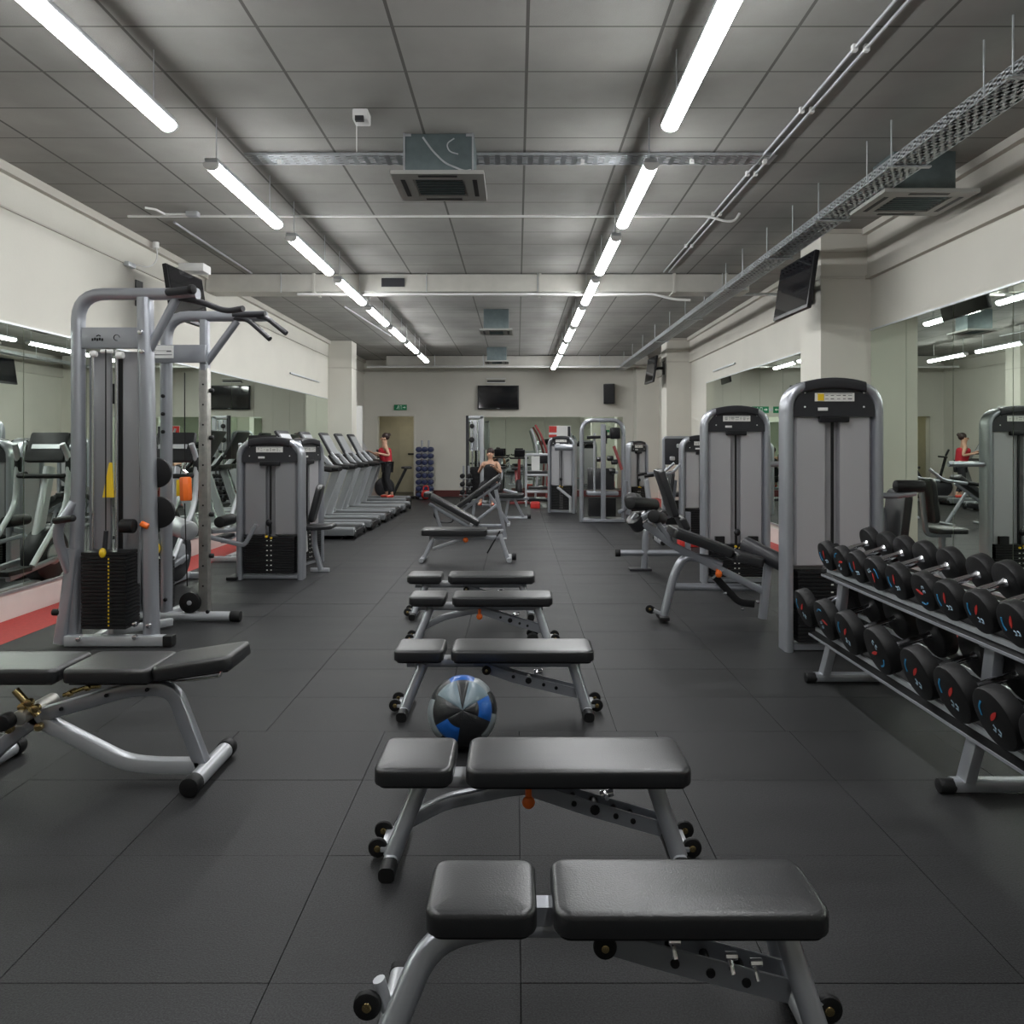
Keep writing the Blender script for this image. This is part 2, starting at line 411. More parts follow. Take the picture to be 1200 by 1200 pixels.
# perforated tray across
def perf_tray(mb, L, W, hh, hole=True, step=.10):
    """ladder-like perforated tray along y, open mesh of slats"""
    n = int(L/step)
    mb.box((-W/2,0,0),(.004,L,hh)).box((W/2,0,0),(.004,L,hh))
    for f in (-.5,-.25,0,.25,.5): mb.box((W*f*.92,0,-hh/2),(.026,L,.003))
    for i in range(n+1): mb.box((0,-L/2+i*step,-hh/2),(W,.045,.003))
t = thing('cable_tray','flat perforated cable tray fixed across the ceiling above the air conditioner','cable tray',(-.06,5.98,3.85),PI/2)
m = MB(); perf_tray(m, 4.3, .20, .02, step=.09); m.build('tray', galv, t)
m = MB()
for y in (1.9,.6,-.6,-1.5,-2.1): m.box((0,y,-.02),(.03,.03,.04))
m.build('clip', white, t)
# long tray on the right
t = thing('cable_tray','long galvanised perforated cable tray hung on rods along the right side','cable tray',(2.86,10.9,3.565))
m = MB(); L = 18.6; W = .24
m.box((0,0,-.03),(W,.001,.001))
for sx in (-1,1):
    m.box((sx*W/2,0,.028),(.006,L,.012)).box((sx*W/2,0,-.028),(.006,L,.012)).box((sx*W/2,0,0),(.006,L,.014))
    for i in range(int(L/.07)): m.box((sx*W/2,-L/2+i*.07,0),(.006,.036,.06))
for f in (-.5,-.25,0,.25,.5): m.box((W*f*.92,0,-.03),(.024,L,.003))
for i in range(int(L/.09)): m.box((0,-L/2+i*.09,-.03),(W,.05,.003))
m.build('tray', galv, t)
m = MB()
rods = [4.0,4.25,5.3,5.67,6.58,7.2,7.94,8.8,9.5,10.6,11.8,13,14.4,15.8,17.2,18.6]
for y in rods: m.cyl((-W/2-.005,y-10.9,-.03),(-W/2-.005,y-10.9,.30),.006,6)
m.build('hanging_rod', galv, t)
m = MB()
for y in rods[::2]: m.box((0,y-10.9,-.042),(W+.08,.035,.012))
m.build('bracket', galv, t)
m = MB(); m.tube([(.03,-L/2,-.005),(.02,0,-.005),(.05,L/2,-.005)],.02,.3,8); m.tube([(-.05,-L/2,-.008),(-.04,L/2,-.008)],.015,0,8); m.build('cable', charcoal, t)
# twin conduits on the ceiling right
for dx, lab in ((0,'long thin white conduit along the ceiling, left one of the close pair'),(.07,'long thin white conduit along the ceiling, right one of the close pair')):
    t = thing('conduit_pipe', lab, 'pipe', (2.0+dx,6.0,3.845), 0)
    MB().tube([(0,-4.6,0),(0,1.35,0),(.0,3.9,0)],.010).build('pipe', silverL, t)
    m = MB()
    for y in (-2.8,-1.7,-.9,.3,1.4,2.6): m.box((0,y,0),(.03,.03,.04))
    m.build('clip', white, t)
tag(MB().tube([(-3.64,7.7,3.85),(-3.66,10.0,3.85)],.012).build('conduit_pipe', silverL),'short thin conduit running along the ceiling near the left wall','pipe')
tag(MB().tube([(-2.95,12.4,3.845),(-2.75,15.8,3.845)],.012).build('conduit_pipe', silverL),'thin conduit on the far ceiling left of the left light row','pipe')

# air conditioners
fasc = mat('grey_white_plastic', (.36,.36,.34), .45)
def cassette(label, x, y, w, zb, pan=.08, dep=.55):
    t = thing('air_conditioner', label, 'air conditioner', (x,y,zb), 0, 'ceiling air conditioners')
    hh = ZC-zb-.03
    MB().box((0,dep/2+.05,.03+hh/2),(w,dep-.2,hh-.005),bev=.004).build('casing', galvt, t)
    m = MB()
    W = w+2*pan; D = dep+.06; y0 = .04
    for sx in (-1,1): m.box((sx*(W/2-.075),y0+D/2,.015),(.15,D,.03))
    m.box((0,y0+.06,.015),(W-.3,.12,.03)).box((0,y0+D-.06,.015),(W-.3,.12,.03)); m.box((0,y0+D/2,.025),(W-.28,D-.22,.01))
    m.build('fascia', fasc, t)
    m = MB()
    for i in range(7): m.box((0,y0+.15+i*(D-.3)/6,.010),(W-.34,.022,.012),rot=(.5,0,0))
    m.build('grille', galvt, t)
    m = MB()
    for sx in (-1,1): m.box((sx*(W/2-.075),y0+D/2,-.001),(.035,D*.6,.004))
    m.box((0,y0+.05,-.001),(W*.42,.035,.004)).box((0,y0+D-.05,-.001),(W*.42,.035,.004))
    m.build('air_slot', bmetal, t)
    return t, y0
t, _ = cassette('nearest ceiling air conditioner with scuffed grey steel casing above the bench row', -.60, 5.39, .54, 3.52, .08)
m = MB()
m.sweep([(-.12,.145,.32),(-.05,.145,.22),(.05,.145,.12),(.2,.145,.06),(.25,.145,.07)], rrect(.014,.003,.001,1), (0,0,1), .05)
m.sweep([(.12,.145,.31),(.06,.145,.27),(.08,.145,.21),(.15,.145,.19)], rrect(.010,.003,.001,1), (0,0,1), .03)
m.build('scratch_mark', galv, t)
m = MB()
for sx in (-1,1): m.box((sx*.262,.142,.2),(.014,.006,.30)).box((sx*.235,.142,.335),(.05,.006,.02))
m.build('foil_tape', silverL, t)
cassette('middle ceiling air conditioner beyond the beige duct', -.37, 12.6, .44, 3.48, .07)
cassette('farthest ceiling air conditioner close to the back wall', -.50, 17.6, .48, 3.50, .05)
cassette('ceiling air conditioner at the right wall beside the long cable tray', 3.30, 5.72, .50, 3.50, .13, .55)
# smoke detector / sensor
t = thing('motion_sensor','small white box sensor with dangling cable on the ceiling left of the nearest air conditioner','sensor',(-1.11,5.15,3.79))
MB().box((0,.03,.04),(.11,.12,.08),bev=.012).build('housing', white, t)
MB().box((0,-.04,.0),(.06,.03,.035)).build('lens', charcoal, t); MB().tube([(-.03,0,0),(-.03,0,-.22)],.003,0,6).build('cable', white, t)
# wall junction box with cable loop
t = thing('junction_box','small grey emergency junction box with looping cable on the upper left wall','junction box',(XL+.04,XL*-F/(VX-148),3.49))
MB().box((0,0,0),(.06,.16,.05),bev=.008).build('housing', galv, t)
MB().tube([(.02,.05,.02),(.10,.22,.02),(.12,.35,.12),(.10,.42,.25),(.08,.42,.33)],.007,.08).build('cable', white, t); MB().cyl((.08,.42,.30),(.08,.42,.37),.035,12).build('ceiling_rose', white, t)
for px, y, z, lab, sd in ((1,14.85,2.85,'thin grey rail screwed high on the far left wall above the mirror',-1),(1,13.6,2.93,'thin grey rail screwed high on the right wall above the far mirror',1)):
    x = XL+.02 if sd < 0 else XR-.03
    tag(MB().box((x,y,z),(.03,2.0 if sd<0 else 1.4,.03),bev=.004).build('wall_rail', galv), lab, 'rail')

# ------------------------------------------------------------------ flat benches in the middle
def bolts(mb, pts, r=.012, l=.012, ax=(0,-1,0)):
    for p in pts: mb.rcyl(V(p), V(p)+V(ax)*l, r, .003, 10)
def wheel(parent, c, r=.035, w=.022, hub=brass, ax=(0,1,0)):
    c = V(c); a = V(ax)*w/2
    o = MB().rcyl(c-a, c+a, r, .007, 20).build('wheel', blackr, parent)
    MB().rcyl(c-a*1.25, c+a*1.25, r*.36, .003, 12).build('hub', hub, o)
def flat_bench(loc, label, model='brace', seatL=.275, backL=.69, gap=.035, W=.25, h=.37, knob=True, wheels_r=True, rz=0.):
    """local x runs along the pads, seat pad on the -x side"""
    t = thing('flat_bench', label, 'bench', loc, rz, 'flat benches in the centre row')
    Lt = seatL+gap+backL; x0 = -Lt/2; T = .062
    xs = x0+seatL/2; xb = x0+seatL+gap+backL/2
    MB().pad((xs,0,h-T), seatL, W*.96, T, .04, .017, crown=.0015).build('seat_pad', vinyl, t)
    MB().pad((xb,0,h-T), backL, W, T, .045, .017, crown=.0015).build('back_pad', vinyl, t)
    m = MB()
    m.pad((xs,0,h-T-.012), seatL*.9, W*.84, .014, .03, .004); m.pad((xb,0,h-T-.012), backL*.96, W*.88, .014, .03, .004)
    m.build('pad_board', blackp, t)
    zr = h-T-.012-.025
    if model == 'brace':
        MB().bar([(x0+.06,0,zr-.002),(x0+Lt-.07,0,zr-.002)], .045, .05, n=(0,0,1)).build('seat_rail', silver, t)
        m = MB(); m.bar([(x0+seatL-.10,0,zr+.01),(x0+seatL+gap+.12,0,zr+.01)], .04, .085, n=(0,0,1)); bolts(m, [(x0+.115,-.043,zr)], .010)
        m.build('seat_bracket', silverL, t)
        # legs: slanted flat-oval tubes onto cross feet
        for s, xt, xbm in ((-1, x0+.15, x0+.055), (1, x0+Lt-.11, x0+Lt-.035)):
            MB().sweep([(xt,-.01,zr-.01),(xbm,-.08,.03)], rrect(.062,.054,.026,4), (1,0,0)).build('leg', silver, t)
            f = MB().sweep([(xbm,-.12,.026),(xbm,.145,.026)], rrect(.05,.05,.018,4), (1,0,0)).build('foot_bar', silverL, t)
            for a, b in ((-.185,-.117),(.142,.165)):
                MB().sweep([(xbm,a,.026),(xbm,b,.026)], rrect(.056,.052,.02,4), (1,0,0)).build('rubber_cap', blackr, f)
            if s < 0 or wheels_r:
                for yy in (-.03,.09):
                    xw = xbm+s*.058
                    wheel(t, (xw,yy,.038)); MB().cyl((xbm,yy,.038),(xw,yy,.038),.012,8).bm.free()
                MB().box((xbm+s*.032,.03,.036),(.03,.15,.018),bev=.004).build('wheel_bracket', silverL, t)
        # braces
        if knob:
            xm = x0+Lt*.47
            MB().bar([(x0+.085,0,.11),(x0+.24,0,.19),(xm-.06,0,zr-.035),(xm+.02,0,zr-.025)], .045, .05, .05, n=(0,0,1)).build('front_brace', silver, t)
            m = MB(); m.sweep([(xm+.02,-.035,zr-.01),(xm+.02,-.035,zr-.05)], circ(.012,8)); m.sph((xm+.02,-.038,zr-.066),.024,(1,.7,1),12); m.build('orange_knob', orange, t)
            xs0 = xm+.06
        else:
            xs0 = x0+Lt*.47
        m = MB()
        for yy in (-.033,.033):
            m.sweep([(xs0-.03,yy,zr-.02),(xs0+.16,yy,zr-.085),(x0+Lt-.085,yy,.105)], rrect(.055,.006,.002,1), (0,0,1), .04)
        m.build('adjuster_plate', silver, t)
        m = MB()
        P = V((xs0,0,zr-.035)); Q = V((x0+Lt-.085,0,.105))
        for f in (.28,.45,.62,.76): q = P.lerp(Q, f); m.rcyl(q+V((0,-.043,0)), q+V((0,.043,0)), .010 if f != .45 else .018, .003, 10)
        m.build('adjuster_pin', bmetal, t)
        m = MB(); q = P.lerp(Q, .55)+V((0,0,.04)); m.rcyl(q+V((-.02,.02,0)), q+V((.03,.02,.01)), .014, .004, 10); m.rcyl(q+V((0,-.03,.01)), q+V((0,.03,.01)), .008, .002, 8); m.build('pull_pin', chrome, t)
        if not knob: wheel(t, (xs0-.01,-.045,zr-.035), .026, .016)
    else:
        # curved one-piece leg model (nearest bench)
        MB().sweep([(x0-.10,-.12,.03),(x0+.005,-.03,zr-.02),(x0+.18,0,zr),(x0+Lt-.06,0,zr)], rrect(.05,.066,.022,4), (0,1,0), .12).build('main_frame', silver, t)
        MB().sweep([(x0+seatL+gap/2,0,zr+.005),(x0+seatL+gap/2,0,h-.045)], rrect(.055,.05,.01,2)).build('seat_bracket', silver, t)
        MB().sweep([(x0+Lt-.085,-.015,zr),(x0+Lt-.02,-.10,.03)], rrect(.058,.05,.022,4), (1,0,0)).build('leg', silver, t)
        MB().sweep([(x0+Lt-.10,.05,zr),(x0+Lt-.035,.10,.03)], rrect(.05,.045,.02,4), (1,0,0)).build('leg', silver, t)
        for s, xf in ((-1,x0-.10),(1,x0+Lt-.02)):
            f = MB().sweep([(xf,-.12,.026),(xf,.15,.026)], rrect(.052,.05,.02,4), (1,0,0)).build('foot_bar', silverL, t)
            for a, b in ((-.16,-.117),(.147,.17)): MB().sweep([(xf,a,.026),(xf,b,.026)], rrect(.058,.052,.02,4), (1,0,0)).build('rubber_cap', blackr, f)
            wheel(t, (xf+s*.055,-.02 if s < 0 else .0,.075 if s < 0 else .05), .036)
            MB().cyl((xf+s*.005,.0,.04),(xf+s*.03,.0,.125 if s < 0 else .075),.016,12).build('wheel_bracket', silverL, t)
        xs0 = x0+Lt*.47
        m = MB()
        for yy in (-.036,.036):
            m.sweep([(xs0-.03,yy,zr-.02),(xs0+.14,yy,zr-.07),(x0+Lt-.075,yy,zr-.15)], rrect(.062,.006,.002,1), (0,0,1), .04)
        m.build('adjuster_plate', silver, t)
        wheel(t, (xs0-.02,-.05,zr-.028), .030, .018)
        m = MB(); P = V((xs0,0,zr-.03)); Q = V((x0+Lt-.075,0,zr-.15))
        for f in (.35,.55,.75): q = P.lerp(Q, f); m.rcyl(q+V((0,-.045,-.005)), q+V((0,.045,-.005)), .012, .003, 10)
        m.build('adjuster_pin', bmetal, t)
        m = MB()
        for f in (.34,.66,.80): q = P.lerp(Q, f)+V((0,-.03,.04)); m.rcyl(q, q+V((.004,-.02,-.03)), .007, .002, 8); m.rcyl(q+V((-.01,0,.005)), q+V((.02,0,.005)), .010, .002, 8)
        m.build('pull_pin', chrome, t)
    return t
def bench_at(pxl, pxr, yf, label, W, **k):
    """centre a bench from its pad's left/right px at the front top edge"""
    h = k.get('h', .37); Y = (H-h)*F/(yf-VY)
    xl, xr = XX(pxl, Y), XX(pxr, Y); L = xr-xl
    sl = k.pop('sl', .25)*L; gp = k.pop('gp', .035)*L
    return flat_bench(((xl+xr)/2, Y+W/2, 0), label, seatL=sl, gap=gp, backL=L-sl-gp, W=W, **k)
bench_at(496,979,1072,'nearest black padded flat bench with one-piece curved grey leg at the picture bottom',.245,model='curved',sl=.277,gp=.04)
bench_at(436,813,903,'flat bench with orange knob just in front of the blue and black ball',.30,sl=.248,gp=.04,knob=True)
bench_at(460,697,763,'flat bench with brass-hubbed wheels at both ends right behind the ball',.27,sl=.25,gp=.035,knob=False)
bench_at(478,648,700,'fourth flat bench from the camera, orange knob underneath',.27,sl=.255,gp=.045,knob=True)
bench_at(476,627,675,'fifth and farthest fully flat two-pad bench of the centre row',.27,sl=.27,gp=.05,knob=False,wheels_r=False)

# a small hex dumbbell beside bench four is part of what stands on the floor
# ------------------------------------------------------------------ medicine ball
Yb = 3.60; rb = .172
t = thing('medicine_ball','black and blue panelled leather medicine ball lying on the floor between two benches','ball',(XX(542,Yb),Yb,0))
pole = V((.27,-3.6,1.45)).normalized(); ux = V((1,0,0)); ux = (ux-pole*ux.dot(pole)).normalized(); uy = pole.cross(ux)
def gore(lon0, lon1, th0, th1, name, mm, bulge=.004):
    """one stitched panel between two longitudes (degrees, 0 = right, 90 = up) and two polar angles"""
    m = MB(); n = 10; R = []
    for i in range(n+1):
        th = math.radians(th0+(th1-th0)*i/n); row = []
        for j in range(n+1):
            lo = math.radians(lon0+(lon1-lon0)*j/n)
            e = min(i, n-i, j, n-j)/2; rr = rb-.0035+bulge*min(1, e) if th1 < 179 else rb-.002
            d_ = ux*math.cos(lo)*math.sin(th)+uy*math.sin(lo)*math.sin(th)+pole*math.cos(th)
            row.append(m.bm.verts.new(d_*rr+V((0,0,rb))))
        R.append(row)
    for i in range(n):
        for j in range(n):
            try: m.bm.faces.new((R[i][j],R[i][j+1],R[i+1][j+1],R[i+1][j]))
            except ValueError: pass
    bmesh.ops.remove_doubles(m.bm, verts=m.bm.verts, dist=1e-5)
    return m.build(name, mm, t)
wornl = mat('worn_grey_leather',(.22,.25,.26),.35)
L8 = [(-20,30,blue,'blue_panel'),(30,78,bluegrey,'grey_panel'),(78,104,blkleather,'black_panel'),(104,150,bluegrey,'grey_panel'),(150,208,blkleather,'black_panel'),(208,262,blue,'blue_panel'),(262,340,blkleather,'black_panel')]
for a, b, mm, nm in L8:
    inner = nm != 'blue_panel' or a != 208
    gore(a, b, 0 if nm != 'blue_panel' else 28, 58, nm, mm)
    if nm == 'blue_panel': gore(a, b, 0, 28, 'black_panel', blkleather)
for a, b, mm, nm in ((-50,-5,wornl,'pale_panel'),(-5,35,blkleather,'black_panel'),(35,70,wornl,'pale_panel'),(70,115,blue,'blue_panel'),(115,160,blkleather,'black_panel'),(160,230,wornl,'pale_panel'),(230,310,blkleather,'black_panel')):
    gore(a, b, 58, 96, nm, mm)
for k in range(6): gore(k*60, k*60+60, 96, 178.5, 'black_panel' if k%2 else 'blue_panel', blkleather if k%2 else blue)

# ------------------------------------------------------------------ small floor dumbbell
t = thing('dumbbell','small black dumbbell lying on the floor under the fourth bench right end','dumbbell',(XX(624,5.5),5.5,.045))
m = MB(); m.rcyl((0,-.12,0),(0,-.06,0),.045,.008,8).rcyl((0,.06,0),(0,.12,0),.045,.008,8); m.build('head', blackr, t); MB().cyl((0,-.07,0),(0,.07,0),.014).build('handle', chrome, t)

# ------------------------------------------------------------------ left adjustable bench
t = thing('adjustable_bench','three-pad decline bench with square grey frame in the left foreground','bench',(-2.0,3.28,0))
def P3(px, py, Y): return V((XX(px,Y)+2.0, Y-3.28, ZZ(py,Y)))
hz = .475
MB().pad((-.24,.02,hz-.02), .46, .30, .062, .035, .018, crown=.0015).build('head_pad', vinyl, t)
MB().pad((.205,.02,hz-.02), .385, .30, .062, .035, .018, crown=.0015).build('seat_pad', vinyl, t)
MB().pad((.575,.02,hz+.010), .355, .28, .062, .04, .018, rot=(0,-.15,0), crown=.0015).build('front_pad', vinyl, t)
m = MB(); m.box((-.24,.02,hz-.026),(.40,.24,.014)).box((.205,.02,hz-.026),(.34,.24,.014)).box((.575,.02,hz+.002),(.30,.2,.012),rot=(0,-.15,0)); m.build('pad_board', blackp, t)
MB().bar([(-.12,-.03,.29),(.28,-.03,.405),(.46,-.03,.405),(.60,-.03,.04)], .055, .06, .07, n=(0,1,0)).build('upper_frame', silver, t)
MB().bar([(-.20,-.03,.30),(.24,-.03,.075),(.38,-.03,.060),(.585,-.03,.060)], .055, .06, .10, n=(0,1,0)).build('lower_frame', silverL, t)
MB().bar([(-.14,-.03,.27),(-.26,-.03,.19),(-.42,-.03,.04)], .055, .06, .08, n=(0,1,0)).build('rear_leg', silver, t)
fb = MB().tube([(.61,-.16,.042),(.61,.17,.042)], .038, k=18).build('foot_bar', silverL, t)
for a_, b_ in ((-.215,-.15),(.165,.22)): MB().rcyl((.61,a_,.043),(.61,b_,.043), .043, .008, 20).build('rubber_cap', blackr, fb)
fb = MB().tube([(-.42,-.2,.04),(-.42,.2,.04)], .035, k=16).build('foot_bar', silverL, t)
for s_ in (-1,1): MB().rcyl((-.42,s_*.195,.043),(-.42,s_*.25,.043), .043, .008, 20).build('rubber_cap', blackr, fb)
h_ = MB().rcyl((-.16,-.14,.31),(-.16,.10,.31), .032, .006, 18).build('pivot_hub', dirtymetal, t)
MB().rcyl((-.20,-.19,.305),(-.20,-.135,.305), .036, .006, 18).build('hub_cap', blackr, h_)
m = MB(); m.cyl((-.20,-.10,.42),(-.10,-.10,.31),.016); bolts(m, [(-.13,-.10,.37),(-.10,-.10,.345),(-.16,-.10,.35),(-.24,-.065,.24),(-.11,-.065,.25)], .018, .025); m.build('adjuster_pin', brass, t)
m = MB(); bolts(m, [(-.02,-.062,.325),(.18,-.062,.385),(.36,-.062,.41)], .009, .01); m.build('bolt', bmetal, t)
m = MB(); m.sweep([(.0,-.08,.39),(.10,-.08,.425),(.16,-.08,.43)], circ(.010,8)).rcyl((.03,-.10,.40),(.03,-.04,.40),.014).rcyl((.11,-.10,.425),(.11,-.04,.425),.014); m.build('adjuster_rod', brass, t)
m = MB(); m.tube([(.46,-.06,.445),(.55,-.08,.455),(.70,-.10,.48),(.705,-.10,.51)],.006,.02,8); m.build('wire_handle', chrome, t)

# ------------------------------------------------------------------ weight machines
def label_strip(parent, c, w, h, facing=-1, n=9, seed=1, mcol=None, names=('label_plate','label_print')):
    rnd = random.Random(seed)
    o = MB().box(c, (w,.004,h)).build(names[0], mcol or label_w, parent)
    m = MB(); x = c[0]-w*.44
    while x < c[0]+w*.40:
        ww = rnd.uniform(.010,.045)*w/.3
        for dz_ in (-.2,.0,.2):
            if rnd.random() < .75: m.box((x+ww/2, c[1]+facing*.003, c[2]+dz_*h), (ww*rnd.uniform(.5,1),.002,h*rnd.uniform(.05,.11)))
        x += ww+rnd.uniform(.004,.010)*w/.2
    m.box((c[0], c[1]+facing*.003, c[2]+h*.38),(w*.9,.002,h*.05))
    return o, m
def plate_stack(w, d, n, z0, y):
    m = MB()
    for i in range(n): m.box((0,y,z0+.0125+i*.027),(w,d,.0235),bev=.002)
    return m
def tower(t, w=.71, h=1.92, dep=.17, stack=.55, head=.27, y=0., lab_seed=1, slot=True, pin=yellow, shroud=shroud):
    """selector weight tower, front plane facing -y"""
    pw = .062
    R = .17*w/.71
    R = .23*w/.71; cr = .03*w/.71
    MB().sweep([(-w/2+pw/2,y,.0),(-w/2+pw/2,y,h-pw/2-cr),(0,y,h-pw/2+cr*.3),(w/2-pw/2,y,h-pw/2-cr),(w/2-pw/2,y,.0)], rrect(dep,pw,.028,4), (0,1,0), R).build('frame', silver, t)
    # dark cap over the top of the arch
    a = w*.27; zc = h-.012
    m = MB(); n = 10; R_ = []
    for i in range(n+1):
        x = -a*1.15+2*a*1.15*i/n; e = .030*(1-(x/(a*1.15))**2)
        R_.append([V((x,y+p[0],zc-.046*w/.71+e+p[1])) for p in rrect(dep+.014,.078*w/.71,.016,3)])
    m.rings(R_); m.build('top_cap', charcoal, t)
    iw = w-2*pw+.004
    # header
    o_ = [(-iw/2,h-head),(iw/2,h-head)]
    ri = R*.80; zt = h-pw*.8-cr*.5
    for k in range(7):
        an = PI/2*k/6; o_.append((iw/2-ri*.9+ri*.9*math.cos(an), zt-ri*.9+ri*.9*math.sin(an)))
    for k in range(7):
        an = PI/2+PI/2*k/6; o_.append((-iw/2+ri*.9+ri*.9*math.cos(an), zt-ri*.9+ri*.9*math.sin(an)))
    hd = MB().prism(o_, 'y', y-dep/2+.020, y-dep/2+.045).build('header_panel', charcoal, t)
    pl, ms = label_strip(hd, (0,y-dep/2+.016,h-head*.48), w*.40, .060, seed=lab_seed)
    ms.build('label_print', ink, hd)
    m = MB()
    for sx in (-1,1):
        for zz in (.36,.74): m.rcyl((sx*iw*.36,y-dep/2+.022,h-head*zz),(sx*iw*.36,y-dep/2+.014,h-head*zz),.007,.002,8)
    m.build('screw', white, hd)
    m = MB(); m.box((-w*.12,y-dep/2+.014,h-head*.80),(.07,.006,.022)).build('small_label', white, hd)
    MB().box((0,y-dep/2+.03,h-head-.015),(w*.30,.04,.05),bev=.008).build('pulley_cover', blackp, t)
    # shrouds
    zt = h-head+.004; gw = .055; pwid = iw/2-gw
    for sx in (-1,1):
        o_ = [(sx*gw,-dep/2+.05+y),(sx*(gw+pwid*.86),-dep/2+.04+y),(sx*(gw+pwid),-dep/2+.075+y),(sx*(gw+pwid),.03+y),(sx*gw,.03+y)]
        MB().prism(o_, 'z', stack+.0, zt).build('shroud_panel', shroud, t)
    MB().box((0,y+.035,(zt+.08)/2),(iw,.012,zt-.08)).build('rear_cover', shroud, t)
    MB().box((0,y-dep/2+.055,(zt+stack)/2),(.018,.012,zt-stack)).build('cable_slot', bmetal, t)
    for sx in (-1,1):
        MB().cyl((sx*.062,y-.02,.05),(sx*.062,y-.02,stack+.12),.009,8).build('guide_rod', chrome, t)
    st = plate_stack(iw-.06, .12, int(stack*.86/.027), .07, y-.02).build('weight_stack', bmetal, t)
    MB().sph((0,y-.09,stack+.13),.035,(1,.6,1.1)).cyl((0,y-.06,stack-.02),(0,y-.06,stack+.12),.012,8).build('stack_head', blackp, st)
    m = MB(); m.rcyl((-.02,y-.085,stack-.02),(-.02,y-.12,stack-.02),.013,.004,10).rcyl((.03,y-.085,stack-.035),(.03,y-.11,stack-.035),.012,.004,10); m.build('selector_pin', pin, st)
    m = MB()
    for i in range(int(stack*.8/.054)):
        for sx in (-.022,.022): m.box((sx,y-.083,.11+i*.054-.027+.0135*2),(.016,.003,.010))
    m.build('weight_number', label_w, st)
    MB().box((0,y,.03),(iw,dep*.55,.045),bev=.005).build('base_bar', silver, t)
    return t
def seat_unit(t, x, y, rz, zs=.42, bw=.36, arms=True, post=True, back_rot=-.12, bh=.55):
    """seat with backrest; the sitter faces local +x rotated by rz"""
    M = Matrix.Translation(V((x,y,0))) @ Matrix.Rotation(rz,4,'Z')
    def B(m, nm, mt): m.xf(M); return m.build(nm, mt, t)
    B(MB().pad((0,0,zs-.03),.38,bw,.07,.06,.03),'seat', vinyl)
    B(MB().pad((-.24,0,zs+.36),bh,.30,.075,.07,.03,rot=(0,PI/2+back_rot,0)),'backrest', vinyl)
    if post:
        m = MB(); m.bar([(-.30,0,zs+.5),(-.24,0,zs-.06),(.05,0,zs-.06)],.06,.05,.08,n=(0,1,0)); m.bar([(-.05,0,zs-.08),(-.05,0,.05)],.07,.06,n=(0,1,0)); B(m,'seat_frame', silver)
        m = MB(); m.bar([(-.05,-.28,.035),(-.05,.28,.035)],.06,.05,n=(0,0,1)); B(m,'foot_bar', silverL)
        for s in (-1,1): B(MB().rcyl((-.05,s*.27,.035),(-.05,s*.32,.035),.035,.006,14),'rubber_foot', blackr)
    if arms:
        for s in (-1,1):
            a = B(MB().tube([(-.33,s*.22,zs+.75),(-.2,s*.28,zs+.62),(.10,s*.28,zs+.58)],.02,.06),'press_arm', silver)
            B(MB().rcyl((.08,s*.28,zs+.585),(.22,s*.28,zs+.57),.024,.006,12),'hand_grip', blackr)

# near right tower
Yt = 5.2
t = thing('weight_machine','nearest tall grey weight tower with dark arched header behind the dumbbell rack','weight machine',((XX(922,Yt)+XX(1037,Yt))/2,Yt+.09,0))
tower(t, .71, 1.965, .17, .62, .27, lab_seed=3, pin=orange)
MB().box((-.10,-.073,1.965-.13),(.045,.003,.05)).build('header_sticker', yellow, t)
MB().pad((.66,.40,.94),.42,.30,.075,.07,.03,rot=(0,PI/2+.12,0)).build('backrest', vinyl, t)
MB().pad((.86,.40,.60),.36,.32,.07,.06,.03).build('seat', vinyl, t)
m = MB(); m.bar([(.57,.40,1.0),(.60,.40,.56),(.95,.40,.56)],.06,.05,.06,n=(0,1,0)); m.bar([(.3,.12,.05),(.6,.40,.05),(.78,.40,.5)],.06,.05,.05,n=(0,1,0)); m.build('seat_frame', silver, t)
a = MB().tube([(.30,.05,1.12),(.48,.0,1.12),(.62,.0,1.14)],.022,.04).build('lever_arm', silver, t)
MB().rcyl((.47,0,1.19),(.68,0,1.19),.045,.012,18).build('roller_pad', blackr, t)
m = MB(); m.tube([(.72,.40,.60),(.92,.25,.56),(1.02,.2,.40)],.022,.06); m.build('leg_lever', silverL, t)
# second right tower
Yt = 7.77
t = thing('weight_machine','second tall grey weight tower on the right, behind the decline bench','weight machine',((XX(824,Yt)+XX(904,Yt))/2,Yt+.09,0))
tower(t, .73, 1.90, .17, .42, .27, lab_seed=5)
m = MB(); m.box((-.18,-.03,.46),(.10,.10,.09)).box((.18,-.03,.46),(.10,.10,.09)); m.build('stack_shoulder', bmetal, t)
seat_unit(t, .2, .95, PI, .45)
MB().tube([(.33,-.02,1.28),(.75,-.02,1.28)],.03).build('lever_arm', silver, t)
# left tower
Yt = 7.97
t = thing('weight_machine','short grey weight tower on the left with yellow selector pins','weight machine',((XX(276,Yt)+XX(354,Yt))/2,Yt+.09,0))
tower(t, .735, 1.565, .17, .50, .27, lab_seed=8, shroud=shroud_d)
lv = MB().bar([(-.66,-.28,.52),(-.22,-.22,.40),(-.10,-.20,.62)],.05,.045,.04,n=(0,1,0)).build('lever_arm', silver, t)
MB().rcyl((-.46,-.30,.66),(-.46,.05,.66),.062,.014,20).build('roller_pad', blackr, t)
MB().bar([(-.36,.0,.55),(-.58,-.2,.55)],.05,.045).build('pivot_arm', silver, t)
MB().box((-.40,.02,.02),(.12,.28,.035),bev=.006).build('base_foot', bmetal, t)
